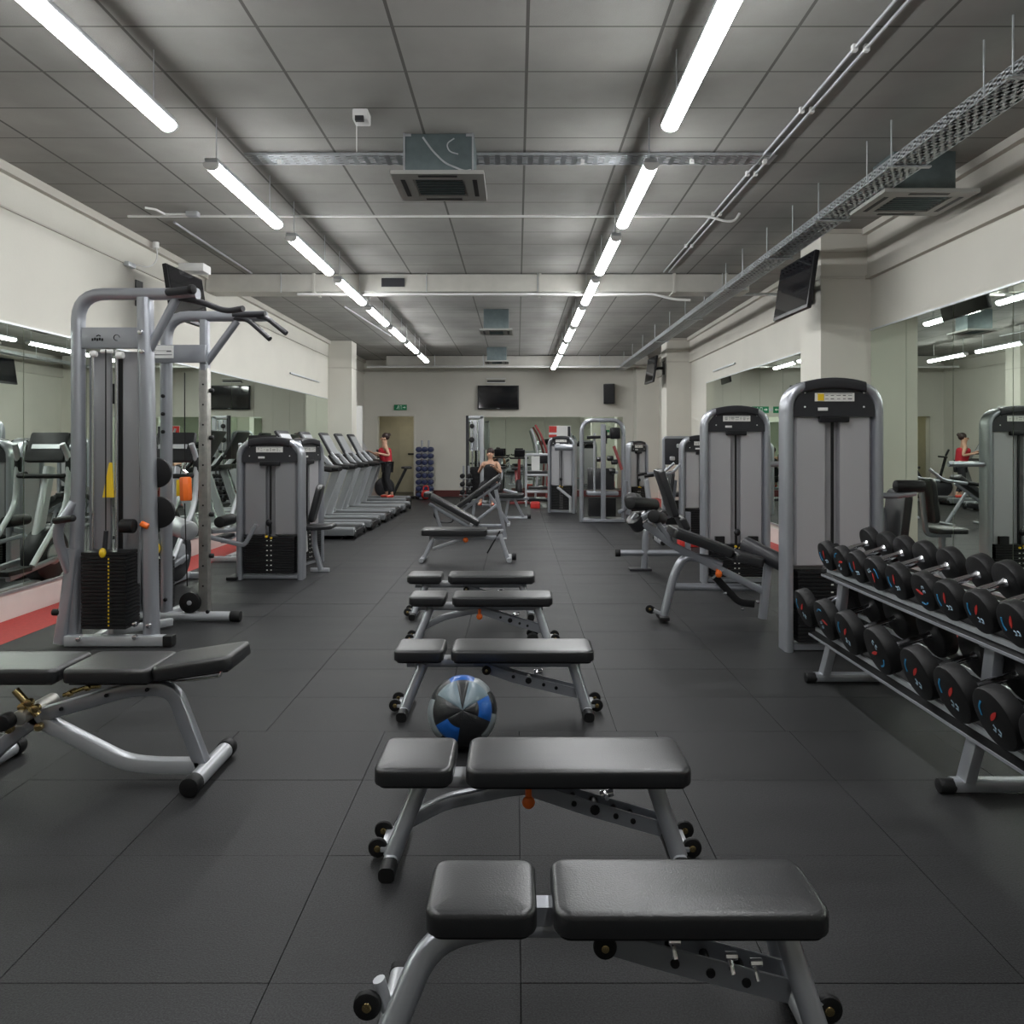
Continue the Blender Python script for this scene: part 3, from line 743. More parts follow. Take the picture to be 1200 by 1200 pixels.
# companion tower behind it
t = thing('weight_machine','second short weight machine standing right behind the left tower, turned sideways','weight machine',(-2.62,8.95,0),PI*.42)
tower(t, .68, 1.56, .17, .50, .27, lab_seed=9)
M = Matrix.Identity(4)
t = thing('leg_machine_seat','small exercise seat with white guard and slanted grey leg beside the treadmills','exercise machine',(XX(366,8.5),8.5,0))
MB().pad((.06,.0,.50),.40,.30,.055,.05,.022,rot=(0,-.05,0)).build('seat', vinyl, t)
MB().pad((-.02,.12,.80),.46,.26,.07,.07,.03,rot=(0,PI/2+.25,.1)).build('backrest', vinyl, t)
m = MB(); m.sweep([(.02,0,.48),(.03,0,.30),(.10,0,.02)], rrect(.06,.06,.02,3),(0,1,0)); m.build('leg', silver, t)
m = MB(); m.bar([(-.02,0,.02),(.2,0,.02)],.05,.035,n=(0,0,1)); m.build('foot_plate', silverL, t)
MB().pad((-.15,.1,.64),.85,.09,.04,.02,.01,rot=(0,PI/2-.05,0)).build('side_guard', white, t)

# ------------------------------------------------------------------ left cable stations
def disc(m, c, r, w=.03, ax=(0,1,0)):
    c = V(c); a = V(ax)*w/2; m.rcyl(c-a, c+a, r, .006, 28); return m
# station A, the nearer one
Ya = 5.43
t = thing('cable_station','nearer tall cable station with header plate, pull-up handles and black weight stack','cable machine',(-3.03,Ya,0),0,'cable stations on the left')
xl, xr, zt = -.255, .245, 2.62
XA = lambda px: XX(px,Ya)+3.03
ZA = lambda py: ZZ(py,Ya)
MB().sweep([(xl-.03,.0,.02),(xl,0,1.2),(xl,.0,zt),(xr+.17,0,zt),(XA(232),0,zt)], rrect(.10,.085,.035,4),(0,1,0),.20).build('arched_frame', silver, t)
MB().sweep([(xr+.05,.0,.02),(xr,0,zt-.03)], rrect(.11,.10,.035,4),(0,1,0)).build('front_post', silver, t)
MB().tube([(xr+.03,0,2.20),(XA(207),0,zt-.03)],.032).build('top_brace', silver, t)
hp = MB().box((-.005,0,2.29),(xr-xl-.08,.06,.155),bev=.006).build('header_plate', silver, t)
m = MB(); m.tube([(-.10,-.033,2.30),(-.085,-.033,2.31),(-.07,-.033,2.30)],.004,.01,6)
for i in range(5): m.box((-.13+i*.018,-.032,2.275+.004*(i%2)),(.012,.003,.02))
m.sweep([(.05+.022*math.cos(a),-.032,2.29+.022*math.sin(a)) for a in [i*.45 for i in range(12)]],rrect(.008,.003,.001,1),(0,1,0)); m.build('logo_mark', bmetal, hp)
hb = MB().tube([(XA(200),-.04,2.625),(XA(234),-.14,2.625)],.03).tube([(XA(203),.0,2.60),(XA(236),-.02,2.56),(XA(268),-.05,2.48),(XA(292),-.12,2.49)],.022,.08).build('pull_up_bar', charcoal, t)
MB().rcyl((XA(232),-.14,2.625),(XA(238),-.15,2.625),.035,.008).build('end_cap', blackr, hb)
# shrouds between posts
MB().box((-.12,.06,1.32),(.16,.03,1.75),bev=.004).build('shroud_panel', shroud_d, t)
MB().box((.115,.06,1.32),(.12,.03,1.75),bev=.004).build('shroud_panel', shroud_d, t)
MB().box((.0,.09,1.25),(.06,.01,1.9)).build('dark_slot', bmetal, t)
for x in (-.145,.03): MB().cyl((x,.0,.12),(x,.0,2.2),.012,10).build('guide_rod', chrome, t)
MB().tube([(-.03,-.035,2.2),(-.03,-.035,.72)],.005,0,6).build('cable', bmetal, t)
st = plate_stack(.33,.20,21,.14,-.02).build('weight_stack', bmetal, t)
m = MB()
for i in range(19): m.box((.04,-.1225,.17+i*.027),(.010,.003,.012))
m.build('weight_number', yellow, st)
m = MB(); m.sph((-.005,-.12,.70),.026,(1,.8,1.4)); m.build('selector_pin', yellow, st); MB().cyl((-.005,-.10,.68),(.01,-.1,.86),.016).build('stack_head', charcoal, st)
MB().prism([(-.055,1.10),(.03,1.10),(.015,1.36),(-.005,1.36)],'y',-.035,-.025).build('hanging_tag', yellow, t)
m = disc(MB(), (.30,.06,1.28),.115,.03,(0,1,0)); disc(m,(.32,.06,.98),.12,.03,(0,1,0)); m.build('cable_pulley', blackr, t)
MB().rcyl((.12,-.10,.895),(.22,-.10,.895),.052,.01).build('adjuster_knob', blackr, t)
MB().rcyl((.245,-.06,.91),(.30,-.06,.885),.022,.006).build('orange_knob', orange, t)
# dip handle and bent side frame on the left
MB().tube([(xl-.015,-.03,1.06),(xl-.09,-.10,.90),(xl-.10,-.08,.78),(xl-.05,-.03,.55)],.035,.10).build('side_bracket', silver, t)
MB().rcyl((xl-.10,-.12,.935),(xl+.10,-.22,.965),.024,.008).build('dip_handle', blackr, t)
m = MB(); m.sweep([(xl-.02,-.03,.72),(xl-.06,-.04,.35),(xl-.10,-.06,.02)], rrect(.09,.05,.02,3),(1,0,0)); m.build('rear_brace', silver, t)
m = MB(); m.rcyl((xl-.16,-.05,.25),(xl-.10,-.05,.25),.025,.006); m.build('side_knob', blackr, t)
bb = MB().bar([(xl-.05,-.06,.045),(XA(198),-.06,.045)],.075,.07,n=(0,0,1)).build('base_beam', silverL, t)
MB().box((XA(203),-.06,.045),(.07,.08,.08),bev=.01).build('end_cap', blackr, bb)
m = MB(); m.bar([(-.15,.3,.045),(-.1,-.05,.045)],.07,.06,n=(0,0,1)); m.bar([(.2,.5,.045),(.0,-.02,.10)],.06,.05); m.build('rear_beam', silverL, t)
m = MB(); bolts(m,[(xr+.02,-.07,2.18),(xr+.01,-.07,2.32),(xr+.07,-.07,.16),(xr-.03,-.07,.17),(xr-.02,-.09,.08),(xl+.08,-.11,.07)],.018,.03); m.build('bolt', chrome, t)
m = MB(); disc(m,(-.13,-.02,2.17),.022,.05,(1,0,0)); disc(m,(.07,-.02,2.16),.026,.05,(1,0,0)); disc(m,(-.03,-.02,2.19),.016,.09,(1,0,0)); m.build('top_pulley', white, t)
# station B
Yb2 = 6.15
t = thing('cable_station','farther tall cable station with worn adjustable post, pulley wheel and pull-up handles','cable machine',(-2.80,Yb2,0),0,'cable stations on the left')
XB = lambda px: XX(px,Yb2)+2.80
ZB = lambda py: ZZ(py,Yb2)
xl, xr, zt = XB(195), XB(240), 2.58
MB().sweep([(xl,0,.02),(xl,0,zt),(XB(312),0,zt)], rrect(.10,.085,.035,4),(0,1,0),.20).build('arched_frame', silver, t)
MB().box((XB(240),.0,1.08),(.078,.07,2.12),bev=.006).build('adjustment_post', dirtymetal, t)
MB().sweep([(xr,0,2.12),(xr,0,2.57)], rrect(.08,.07,.02,3),(0,1,0)).build('front_post', silver, t)
MB().tube([(xr+.01,0,2.18),(XB(278),0,2.54)],.03).build('top_brace', silver, t)
m = MB()
for i in range(11): m.cyl((XB(240),-.034,.3+i*.17),(XB(240),-.038,.3+i*.17),.008,8)
for z in (1.95,1.55,.9,.55): m.rcyl((xr+.04,0,z),(xr+.075,0,z),.02,.005,10)
m.build('adjuster_hole', bmetal, t)
hb = MB().tube([(XB(275),-.03,2.585),(XB(314),-.06,2.59)],.026).tube([(XB(290),-.0,2.59),(XB(315),-.06,2.56),(XB(340),-.10,2.42)],.022,.05).tube([(XB(270),-.02,2.57),(XB(292),-.04,2.55),(XB(322),-.12,2.37)],.022,.05).build('pull_up_bar', charcoal, t)
hp = MB().box(((xl+xr)/2-.05,-.055,2.255),(xr-xl+.17,.03,.15),bev=.006).build('header_plate', silver, t)
MB().box((XB(190),-.073,2.27),(.26,.004,.105)).build('label_plate', white, hp)
ms = MB(); ms.box((XB(186)-.01,-.076,2.285),(.035,.002,.012)).box((XB(203),-.076,2.275),(.04,.002,.010)).box((XB(194),-.076,2.279),(.09,.002,.003)).box((XB(190),-.076,2.245),(.24,.002,.005)); ms.build('label_print', ink, hp)
MB().sweep([(xl-.23,-.02,.02),(xl-.23,-.02,2.2)], rrect(.08,.05,.02,3),(0,1,0)).build('rear_post', silver, t)
st = plate_stack(.20,.16,16,.10,.05); st.xf(Matrix.Translation((xl-.09,0,0))); st = st.build('weight_stack', bmetal, t)
m = MB()
for i in range(10): m.box((xl-.07,-.034,.18+i*.035),(.010,.003,.014))
m.build('weight_number', yellow, st); MB().sph((xl-.05,-.06,.62),.032,(.9,.7,1.5)).build('selector_pin', yellow, st)
MB().box((XB(232)-.02,.25,1.9),(.03,.02,.9)).build('rear_brace', silver, t)
for x in (xl-.15,xl-.04): MB().cyl((x,.05,.5),(x,.05,2.15),.012,8).build('guide_rod', chrome, t)
m = MB(); m.tube([(XB(219),-.04,2.1),(XB(219),-.04,1.36)],.005,0,6).tube([(XB(219),-.04,1.0),(XB(222),-.04,.30)],.005,0,6); m.build('cable', bmetal, t)
m = MB(); m.rcyl((XB(221)-.005,-.05,1.22),(XB(222),-.06,1.02),.05,.015,8); m.build('orange_carabiner_tag', orange, t)
MB().box((XB(214),-.06,1.13),(.035,.05,.14),bev=.01).build('yellow_tag', yellow, t)
MB().tube([(XB(219),-.04,1.34),(XB(216),-.04,1.28),(XB(222),-.04,1.25)],.012,.02,8).build('snap_hook', chrome, t)
pu = disc(MB(),(XB(226),-.05,.165),.088,.035).build('cable_pulley', blackr, t); MB().rcyl((XB(226),-.075,.165),(XB(226),-.065,.165),.02,.003,14).build('hub', silverL, pu)
bb = MB().tube([(xl-.28,-.03,.045),(XB(276),-.03,.045)],.040).build('base_beam', silverL, t)
MB().rcyl((XB(272),-.03,.046),(XB(284),-.03,.046),.046,.008).build('end_cap', blackr, bb)
MB().bar([(xl,-.03,.04),(xl,.75,.04)],.07,.06,n=(0,0,1)).build('rear_beam', silverL, t)
pad_ = MB().rcyl((XB(180),.35,.77),(XB(213),.15,.74),.085,.02).build('roller_pad', silverL, t)
m = MB(); bolts(m,[(xl+.02,-.05,.19),(xl-.24,-.06,.18),(xr+.05,-.05,.09),(xl,-.05,1.9),(xl,-.05,1.75),(xl,-.05,1.6)],.016,.02); m.build('bolt', bmetal, t)

# ------------------------------------------------------------------ treadmills
darkgrey = mat('dark_grey_plastic', (.19,.20,.21), .3, .3)
def treadmill(loc, label, group='treadmills along the left wall'):
    t = thing('treadmill', label, 'treadmill', loc, 0, group)
    # local: +x rear, user faces -x
    MB().pad((.15,0,.10),1.45,.56,.055,.03,.012).build('running_belt', blackp, t)
    for s in (-1,1):
        r = MB().pad((.12,s*.35,.06),1.58,.14,.115,.03,.02).build('side_rail', darkgrey, t)
        MB().box((.12,s*.35,.180),(1.54,.10,.010)).build('rail_trim', silverL, r)
        MB().rcyl((.88,s*.35,.07),(.93,s*.35,.07),.06,.012).build('rear_cap', blackr, r)
    MB().box((.86,0,.09),(.10,.58,.09),bev=.02).build('rear_roller', blackp, t)
    MB().box((.0,0,.07),(1.5,.66,.06)).build('chassis', charcoal, t)
    m = MB()
    for s in (-1,1):
        for x in (-.6,.7): m.rcyl((x,s*.32,0),(x,s*.32,.07),.03,.006,10)
    m.build('foot', blackr, t)
    MB().pad((-.40,0,.08),.42,.74,.13,.10,.06).build('motor_cover', silverL, t)
    for s in (-1,1):
        MB().sweep([(-.18,s*.36,.14),(.12,s*.36,1.02)], rrect(.14,.05,.02,3),(1,0,0)).build('upright', silverL, t)
        hr = MB().sweep([(-.16,s*.36,1.28),(-.02,s*.37,1.08),(.34,s*.38,1.06)], rrect(.06,.055,.02,3),(0,0,1),.1).build('handrail', blackr, t)
    MB().box((.06,0,1.07),(.34,.78,.09),rot=(0,.15,0),bev=.03).build('console_base', blackp, t)
    c = MB().box((-.25,0,1.47),(.05,.60,.54),rot=(0,-.50,0),bev=.02).build('console', charcoal, t)
    MB().box((-.225,0,1.482),(.015,.50,.40),rot=(0,-.50,0)).build('screen', silverL, c)
    MB().sweep([(.06,-.28,1.08),(-.16,-.28,1.32)],rrect(.08,.03,.01,2)).sweep([(.06,.28,1.08),(-.16,.28,1.32)],rrect(.08,.03,.01,2)).build('console_bracket', silverL, c)
    return t
tm = [(-3.45,11.75,'nearest treadmill, largely hidden behind the left weight machines'),(-3.42,12.9,'second treadmill from the camera beside the left wall'),(-3.40,14.1,'third treadmill from the camera, middle of the row'),
      (-3.40,15.25,'fourth treadmill from the camera beside the left wall'),(-3.35,16.2,'fifth treadmill from the camera, next to the left column'),(-3.60,17.95,'last treadmill by the back door with the red-topped person on it')]
t0 = treadmill((tm[0][0],tm[0][1],0), tm[0][2])
for x, y, lab in tm[1:]: dup(t0, (x,y,0), label=lab)

# ------------------------------------------------------------------ cross trainers (seen in the left mirror)
def cross_trainer(loc, rz, label):
    t = thing('cross_trainer', label, 'cross trainer', loc, rz, 'cross trainers by the left mirror')
    MB().rcyl((-.45,-.09,.33),(-.45,.09,.33),.29,.04,28).build('flywheel_housing', charcoal, t)
    MB().rcyl((-.45,-.11,.33),(-.45,.11,.33),.11,.01,20).build('hub', silverL, t)
    MB().bar([(-.8,0,.05),(.7,0,.05)],.07,.08,n=(0,0,1)).build('base_beam', silverL, t)
    m = MB()
    for x in (-.8,.7): m.bar([(x,-.25,.04),(x,.25,.04)],.06,.06,n=(0,0,1))
    m.build('foot_bar', silverL, t)
    MB().sweep([(-.30,0,.45),(-.52,0,1.25)], rrect(.12,.08,.03,3),(1,0,0)).build('mast', silverL, t)
    c = MB().box((-.50,0,1.46),(.07,.42,.34),rot=(0,-.4,0),bev=.03).build('console', blackp, t)
    MB().box((-.462,0,1.47),(.01,.30,.05),rot=(0,-.4,0)).build('screen', silverL, c)
    for s in (-1,1):
        MB().tube([(.15,s*.26,.30),(-.38,s*.27,.85),(-.42,s*.27,1.35),(-.34,s*.25,1.50)],.028,.15).build('swing_arm', silverL, t)
        MB().rcyl((-.42,s*.27,1.2),(-.42,s*.27,1.36),.035,.01).build('hand_grip', blackr, t)
        MB().bar([(-.45,s*.15,.30),(.4,s*.2,.22)],.05,.05,n=(0,0,1)).build('pedal_arm', silver, t)
        MB().box((.32,s*.2,.28),(.34,.14,.05),bev=.015).build('pedal', blackp, t)
    MB().tube([(-.50,-.24,1.18),(-.36,-.25,1.16),(-.36,.25,1.16),(-.50,.24,1.18)],.025,.08).build('handlebar', blackr, t)
    return t
c0 = cross_trainer((-3.66,7.25,0), PI/2+PI, 'nearer cross trainer tucked between the cable stations and the mirror')
dup(c0, (-3.66,9.9,0), label='farther cross trainer tucked behind the short left weight tower')

# ------------------------------------------------------------------ dumbbell rack
rack = thing('dumbbell_rack','two-tier grey dumbbell rack with sloping shelves in the right foreground','dumbbell rack',(2.0,3.2,0))
Y0, Y1 = -1.55, 1.40     # local shelf ends
TILT = .31
def shelf(xf, zf, w, name='shelf'):
    a = TILT
    o = MB().box((xf+w/2*math.cos(a)-2.0,(Y0+Y1)/2,zf+w/2*math.sin(a)),(w,Y1-Y0,.012),rot=(0,-a,0)).build(name, blackr, rack)
    MB().box((xf-2.0,(Y0+Y1)/2,zf+.004),(.006,Y1-Y0,.012)).build('front_lip', silver, o)
    m = MB()
    for f in (.13,.80): m.box((xf+w*f*math.cos(a)-.012*math.sin(a)-2.0,(Y0+Y1)/2,zf+w*f*math.sin(a)+.018),(.014,Y1-Y0,.022))
    m.build('support_rail', galv, o)
    return o
shelf(1.85,.292,.42); shelf(1.93,.665,.36)
for y in (4.56-3.2, 3.12-3.2, 1.75-3.2):
    MB().sweep([(-.13,y,.035),(.50,y,.035)], rrect(.05,.06,.01,2),(0,0,1)).build('base_foot', silver, rack)
    MB().rcyl((-.19,y,.03),(-.12,y,.03),.032,.008).build('rubber_cap', blackr, rack)
    MB().bar([(-.07,y,.05),(.0,y,.32)],.07,.05,n=(0,1,0)).build('front_strut', silver, rack)
    MB().bar([(.46,y,.05),(.24,y,.73),(.0,y,.645)],.07,.05,.03,n=(0,1,0)).build('rear_upright', silver, rack)
    MB().bar([(.02,y,.33),(.06,y,.66)],.07,.05,n=(0,1,0)).build('middle_strut', silver, rack)
def dumbbell(r, hl=.075, L=.33):
    """axis along local x, logo on the -x end"""
    t = thing('dumbbell','','dumbbell',(0,0,0))
    for s in (-1,1):
        a, b = s*(L/2-hl), s*L/2
        hd = MB().rcyl((min(a,b),0,0),(max(a,b),0,0), r, .012, 32).build('head', blackr, t)
        if s < 0:
            x = -L/2-.0012
            m = MB(); m.prism([(-r*.20+r*.34*u*(1-.2*u)+sgn*r*.085*math.sin(PI*min(1,u*1.0))**.7, r*.45-r*.55*u) for sgn, us in ((1,[k/8 for k in range(9)]),(-1,[1-k/8 for k in range(1,8)])) for u in us],'x',x-.001,x+.001); m.build('red_mark', red, hd)
            m = MB(); m.sweep([(x,r*.5,r*.35),(x,r*.62,r*.05),(x,r*.52,-r*.22)], rrect(.003,r*.075,.001,1),(1,0,0),r*.2); m.build('blue_mark', MATS.get('blue_ink') or mat('blue_ink',(.03,.25,.5),.4), hd)
            # weight figures "22": two small digits built from strokes
            m = MB(); q = r*.10
            for cx in (-r*.05,-r*.28):
                pts = [(cx+q*.6,q),(cx-q*.6,q*.4),(cx-q*.5,-q),(cx+q*.6,-q*.8)]
                m.sweep([(x,yy,zz-r*.30) for yy, zz in pts], rrect(.003,r*.05,.001,1),(1,0,0))
            m.build('weight_figure', MATS.get('pale_blue_ink') or mat('pale_blue_ink',(.35,.5,.62),.4), hd)
    hm = MB(); R = []
    for i in range(13):
        xx = -(L/2-hl)+ (L-2*hl)*i/12; rr = .0145+.0035*math.sin(PI*i/12)
        if i in (0,1,11,12): rr = .022 if i in (0,12) else .016
        R.append([V((xx, rr*math.cos(2*PI*k/14), rr*math.sin(2*PI*k/14))) for k in range(14)])
    hm.rings(R); hm.build('handle', chrome, t)
    return t
def ylist(xf, pxs):
    out = []
    for p in pxs: out.append(xf*F/(p-VX) if p else out[-1]-(.265 if xf < 1.9 else .215))
    return out
lowY = ylist(1.87,[950,975,1002,1039,1086,1129,1180,0,0,0])
upY = ylist(1.93,[969,987,1005,1026,1052,1084,1112,1149,0,0,0,0])
names = ['farthest','second farthest','third farthest','fourth farthest','fifth farthest','sixth farthest','seventh farthest','eighth farthest','ninth farthest','tenth farthest','eleventh farthest','nearest']
def place(xf, zf, r):
    s = .195; q = r+.034
    return (xf+s*math.cos(TILT)-q*math.sin(TILT), y, zf+s*math.sin(TILT)+q*math.cos(TILT))
big = small = None
for i, y in enumerate(lowY):
    lab = f'large round black dumbbell, {names[i]} on the lower shelf of the rack'
    loc = place(1.85,.292,.123)
    if big is None: big = dumbbell(.121, .075, .36); big.location = loc; o = big; big['label'] = lab; big['group'] = 'dumbbells on the lower rack shelf'
    else: o = dup(big, loc, label=lab, group='dumbbells on the lower rack shelf')
    o.rotation_euler = ((i*1.3)%6.28 if i%2 else .3,-TILT,0)
for i, y in enumerate(upY):
    lab = f'round black dumbbell, {names[i]} on the upper shelf of the rack'
    loc = place(1.93,.665,.094)
    if small is None: small = dumbbell(.093, .062, .34); small.location = loc; o = small; small['label'] = lab; small['group'] = 'dumbbells on the upper rack shelf'
    else: o = dup(small, loc, label=lab, group='dumbbells on the upper rack shelf')
    o.rotation_euler = ((i*.9)%6.28 if i%2 else -.2,-TILT,0)

# ------------------------------------------------------------------ decline bench on the right
Yd = 6.15
t = thing('decline_bench','adjustable decline bench with leg rollers and orange knob in front of the second right tower','bench',(1.7,Yd,0))
D = lambda px, py, dy=0: V((XX(px,Yd)-1.7, dy, ZZ(py,Yd)))
def incl_pad(a, b, W, T, rc=.04):
    a, b = V(a), V(b); d = b-a; L = d.length; an = -math.atan2(d.z, d.x); c = (a+b)/2
    return MB().pad(c, L, W, T, rc, .022, rot=(0,an,0), crown=.003)
incl_pad(D(783,627),D(853,652),.30,.085).build('upper_pad', vinyl, t)
incl_pad(D(854,655),D(889,662),.30,.08).build('lower_pad', vinyl, t)
MB().bar([D(742,604),D(790,640),D(897,694)],.07,.06,.05,n=(0,1,0)).build('main_beam', silver, t)
MB().bar([D(742,612,.02),D(762,600,.02),D(785,633,.02)],.12,.04,.02,n=(0,1,0)).build('roller_bracket', silver, t)
MB().tube([D(777,722,-.02),D(790,672),D(801,652),D(830,655),D(845,662)],.036,.12).build('front_leg', silver, t)
f = MB().box(D(776,722,-.02)+V((0,0,-.0)),(.08,.20,.03),bev=.006).build('foot_plate', blackr, t)
wheel(t, D(760,712,-.05)+V((0,0,.0)), .035); wheel(t, D(765,717,.08)+V((0,0,.0)), .035)
MB().bar([D(763,714,.0),D(776,720,0)],.03,.03).build('wheel_bracket', silverL, t)
MB().bar([D(892,724,-.03),D(900,661,0)],.06,.06,n=(0,1,0)).build('rear_leg', silver, t)
MB().box(D(893,731,-.05),(.10,.22,.03),bev=.006).build('foot_plate', silverL, t)
MB().tube([D(790,689,.05),D(893,690,.05)],.032).build('cross_beam', silver, t)
MB().bar([D(838,676,.02),D(866,706,.02),D(884,708,.02)],.06,.06,.05,n=(0,1,0)).build('adjuster_arm', bmetal, t)
m = MB(); bolts(m,[D(848,694,-.03),D(868,712,-.03),D(886,704,-.03),D(843,668,-.04)],.014,.03); m.build('adjuster_pin', chrome, t)
m = MB(); m.sph(D(840,671,-.06),.03,(1,.8,1.1)); m.cyl(D(840,671,-.06),D(838,664,-.0),.012); m.build('orange_knob', orange, t)
for (pa, pb, yy, dd) in (((735,588),(772,594),-.0,.0),((762,603),(780,610),.0,0)):
    MB().rcyl(D(*pa,-.14),D(*pb,.18),.055,.014,20).build('roller_pad', blackr, t)
MB().rcyl(D(742,606,.0),D(752,618,.05),.075,.02).build('knee_pad', vinyl, t)
a = D(885,643,-.16); b = D(915,655,.16)
rp = MB().rcyl(D(878,640,.14),D(912,658,-.16),.07,.014,24).build('roller_pad', charcoal, t)
MB().rcyl(D(912,658,-.16)+V((.0,-.005,0)),D(913,658.5,-.17)+V((.008,-.01,0)),.03,.003).build('roller_end', red, rp)
MB().tube([D(752,612,-.03),D(775,598,-.03)],.012).build('pop_pin', chrome, t)

# seated machine behind it with tall black back pad
Ys = 8.6
t = thing('preacher_bench','grey exercise seat with tall black back pad and round knee rollers beyond the decline bench','exercise machine',(1.6,Ys,0))
S = lambda px, py, dy=0: V((XX(px,Ys)-1.6, dy, ZZ(py,Ys)))
incl_pad(S(768,551),S(786,606),.34,.08).build('back_pad', vinyl, t)
incl_pad(S(792,606),S(800,622),.32,.08).build('seat', vinyl, t)
MB().bar([S(757,562),S(764,612)],.10,.05,n=(0,1,0)).build('mast', silverL, t)
MB().tube([S(755,668),S(757,622),S(764,606)],.04,.1).build('front_leg', silver, t)
MB().box(S(750,668)+V((0,0,.01)),(.26,.14,.03),bev=.006).build('foot_plate', charcoal, t)
cb = MB().tube([S(724,648),S(806,648)],.036).build('cross_beam', silver, t)
MB().rcyl(S(721,648),S(727,648),.045,.008).build('end_cap', blackr, cb)
MB().rcyl(S(738,585,-.12),S(748,588,.2),.09,.02).build('knee_roller', vinyl, t)
MB().bar([S(806,648),S(806,600)],.06,.06).build('rear_post', silver, t)

# ------------------------------------------------------------------ incline benches, middle distance
def incline_bench(Y, label, back, seat, xo, feet, zbeam, rail=True):
    t = thing('incline_bench', label, 'bench', (xo,Y,0), 0)
    G = lambda px, py, dy=0: V((XX(px,Y)-xo, dy, ZZ(py,Y)))
    if back: incl_pad(G(*back[0]),G(*back[1]),.30,.09).build('back_pad', vinyl, t)
    if seat: incl_pad(G(*seat[0]),G(*seat[1]),.30,.085).build('seat_pad', vinyl, t)
    return t, G
Y = 9.3
t, G = incline_bench(Y,'flat bench with open bracket end just behind the fifth centre bench',None,((495,626.5),(571,626.5)),-.75,None,0)
MB().bar([G(503,630),G(590,630)],.05,.05,n=(0,0,1)).build('seat_rail', silver, t)
MB().bar([G(497,654,-.05),G(508,630)],.06,.05,n=(0,1,0)).build('leg', silver, t)
MB().bar([G(596,656,-.05),G(586,626)],.06,.05,n=(0,1,0)).build('leg', silver, t)
for px in (496,597): MB().sweep([G(px,656,-.2)+V((0,0,.02)),G(px,656,.2)+V((0,0,.02))],rrect(.06,.05,.02,3),(1,0,0)).build('foot_bar', silverL, t)
MB().bar([G(508,643),G(545,630)],.04,.04,n=(0,1,0)).build('front_brace', silverL, t)
MB().bar([G(571,623),G(590,622)],.04,.02,n=(0,0,1)).build('open_bracket', silverL, t)
MB().bar([G(586,622),G(571,648)],.05,.02,n=(0,1,0)).build('adjuster_arm', bmetal, t)
MB().sph(G(546,632,-.06),.035).build('orange_knob', orange, t)
MB().rcyl(G(600,651,-.1),G(605,651,-.1),.045,.01).build('transport_roller', blackr, t)
Y = 11.6
t, G = incline_bench(Y,'decline bench whose black pad rises to the left, with open wire foot holder',((503,584),(560,616)),((497,582),(506,583)),-1.0,None,0)
MB().bar([G(503,590),G(556,621)],.06,.05,n=(0,1,0)).build('main_beam', silver, t)
MB().bar([G(581,574,-.0),G(590,617,0)],.06,.06,n=(0,1,0)).build('upright', silver, t)
MB().bar([G(590,617),G(592,630.5)],.06,.06,n=(0,1,0)).build('upright', silver, t)
MB().bar([G(556,612),G(582,592)],.06,.05,n=(0,1,0)).build('diagonal_brace', silver, t)
MB().bar([G(556,616),G(590,616)],.05,.05,n=(0,0,1)).build('lower_rail', silver, t)
MB().bar([G(509,594),G(520,630)],.06,.05,n=(0,1,0)).build('front_leg', silver, t)
for px in (520,592): MB().sweep([G(px,631,-.2)+V((0,0,.0)),G(px,631,.2)+V((0,0,.0))],rrect(.06,.04,.015,3),(1,0,0)).build('foot_bar', silverL, t)
MB().tube([G(512,596),G(508,604),G(516,612),G(530,612),G(532,606),G(518,600)],.014,.04,8).build('foot_holder', charcoal, t)
Y = 13.4
t, G = incline_bench(Y,'incline bench whose long black back pad rises to the right',((536,598),(588,560)),None,-.7,None,0)
MB().bar([G(540,600),G(586,566)],.06,.05,n=(0,1,0)).build('back_rail', silver, t)
MB().bar([G(556,590),G(553,613.5)],.06,.05,n=(0,1,0)).build('leg', silver, t)
MB().bar([G(572,577),G(596,613.5)],.06,.05,n=(0,1,0)).build('leg', silver, t)
for px in (553,596): MB().sweep([G(px,613.6,-.25)+V((0,0,.0)),G(px,613.6,.25)+V((0,0,.0))],rrect(.06,.04,.015,3),(1,0,0)).build('foot_bar', silverL, t)
Y = 14.6
t, G = incline_bench(Y,'low grey framed flat bench farthest back beyond the incline benches',None,((583,583),(614,583)),-.1,None,0)
MB().bar([G(580,586),G(620,584)],.05,.05,n=(0,0,1)).build('seat_rail', silver, t)
for a, b in (((596,586),(592,607)),((600,580),(614,607)),((606,578),(590,574))): MB().bar([G(*a),G(*b)],.07,.05,n=(0,1,0)).build('leg', silver, t)
MB().tube([G(588,607),G(618,607)],.04).build('floor_rail', silver, t)
MB().rcyl(G(618,605,-.05),G(622,605,-.05),.05,.01).build('end_cap', blackr, t)

# ------------------------------------------------------------------ far centre and right machines
Yc = 15.6
t = thing('weight_machine','far grey weight machine with dark rounded top, left of the framed pulldown','weight machine',((XX(645,Yc)+XX(674,Yc))/2,Yc+.2,0),-.35)
tower(t, .62, 1.66, .20, .60, .20, lab_seed=21)
MB().rcyl((-.06,-.35,1.42),(.34,-.30,1.42),.07,.02).build('roller_pad', silver, t)
MB().bar([(-.05,-.15,.55),(.3,-.4,.36),(.3,-.4,.05)],.05,.05).build('lever_arm', silverL, t)
Yc = 13.95
t = thing('pulldown_station','far arched grey pulldown frame with central post and black pads','weight machine',(XX(706,Yc),Yc,0))
w = XX(733,Yc)-XX(679,Yc); h = ZZ(490,Yc)
MB().sweep([(-w/2+.04,0,0),(-w/2+.04,0,h-.04),(w/2-.04,0,h-.04),(w/2-.04,0,0)], rrect(.12,.08,.035,4),(0,1,0),.24).build('frame', silver, t)
MB().bar([(-.0,-.12,.0),(0,-.12,h-.12)],.10,.09,n=(0,1,0)).build('centre_post', silver, t)
MB().box((-.02,.10,.82),(.52,.10,.42),bev=.03).build('back_pad', vinyl, t)
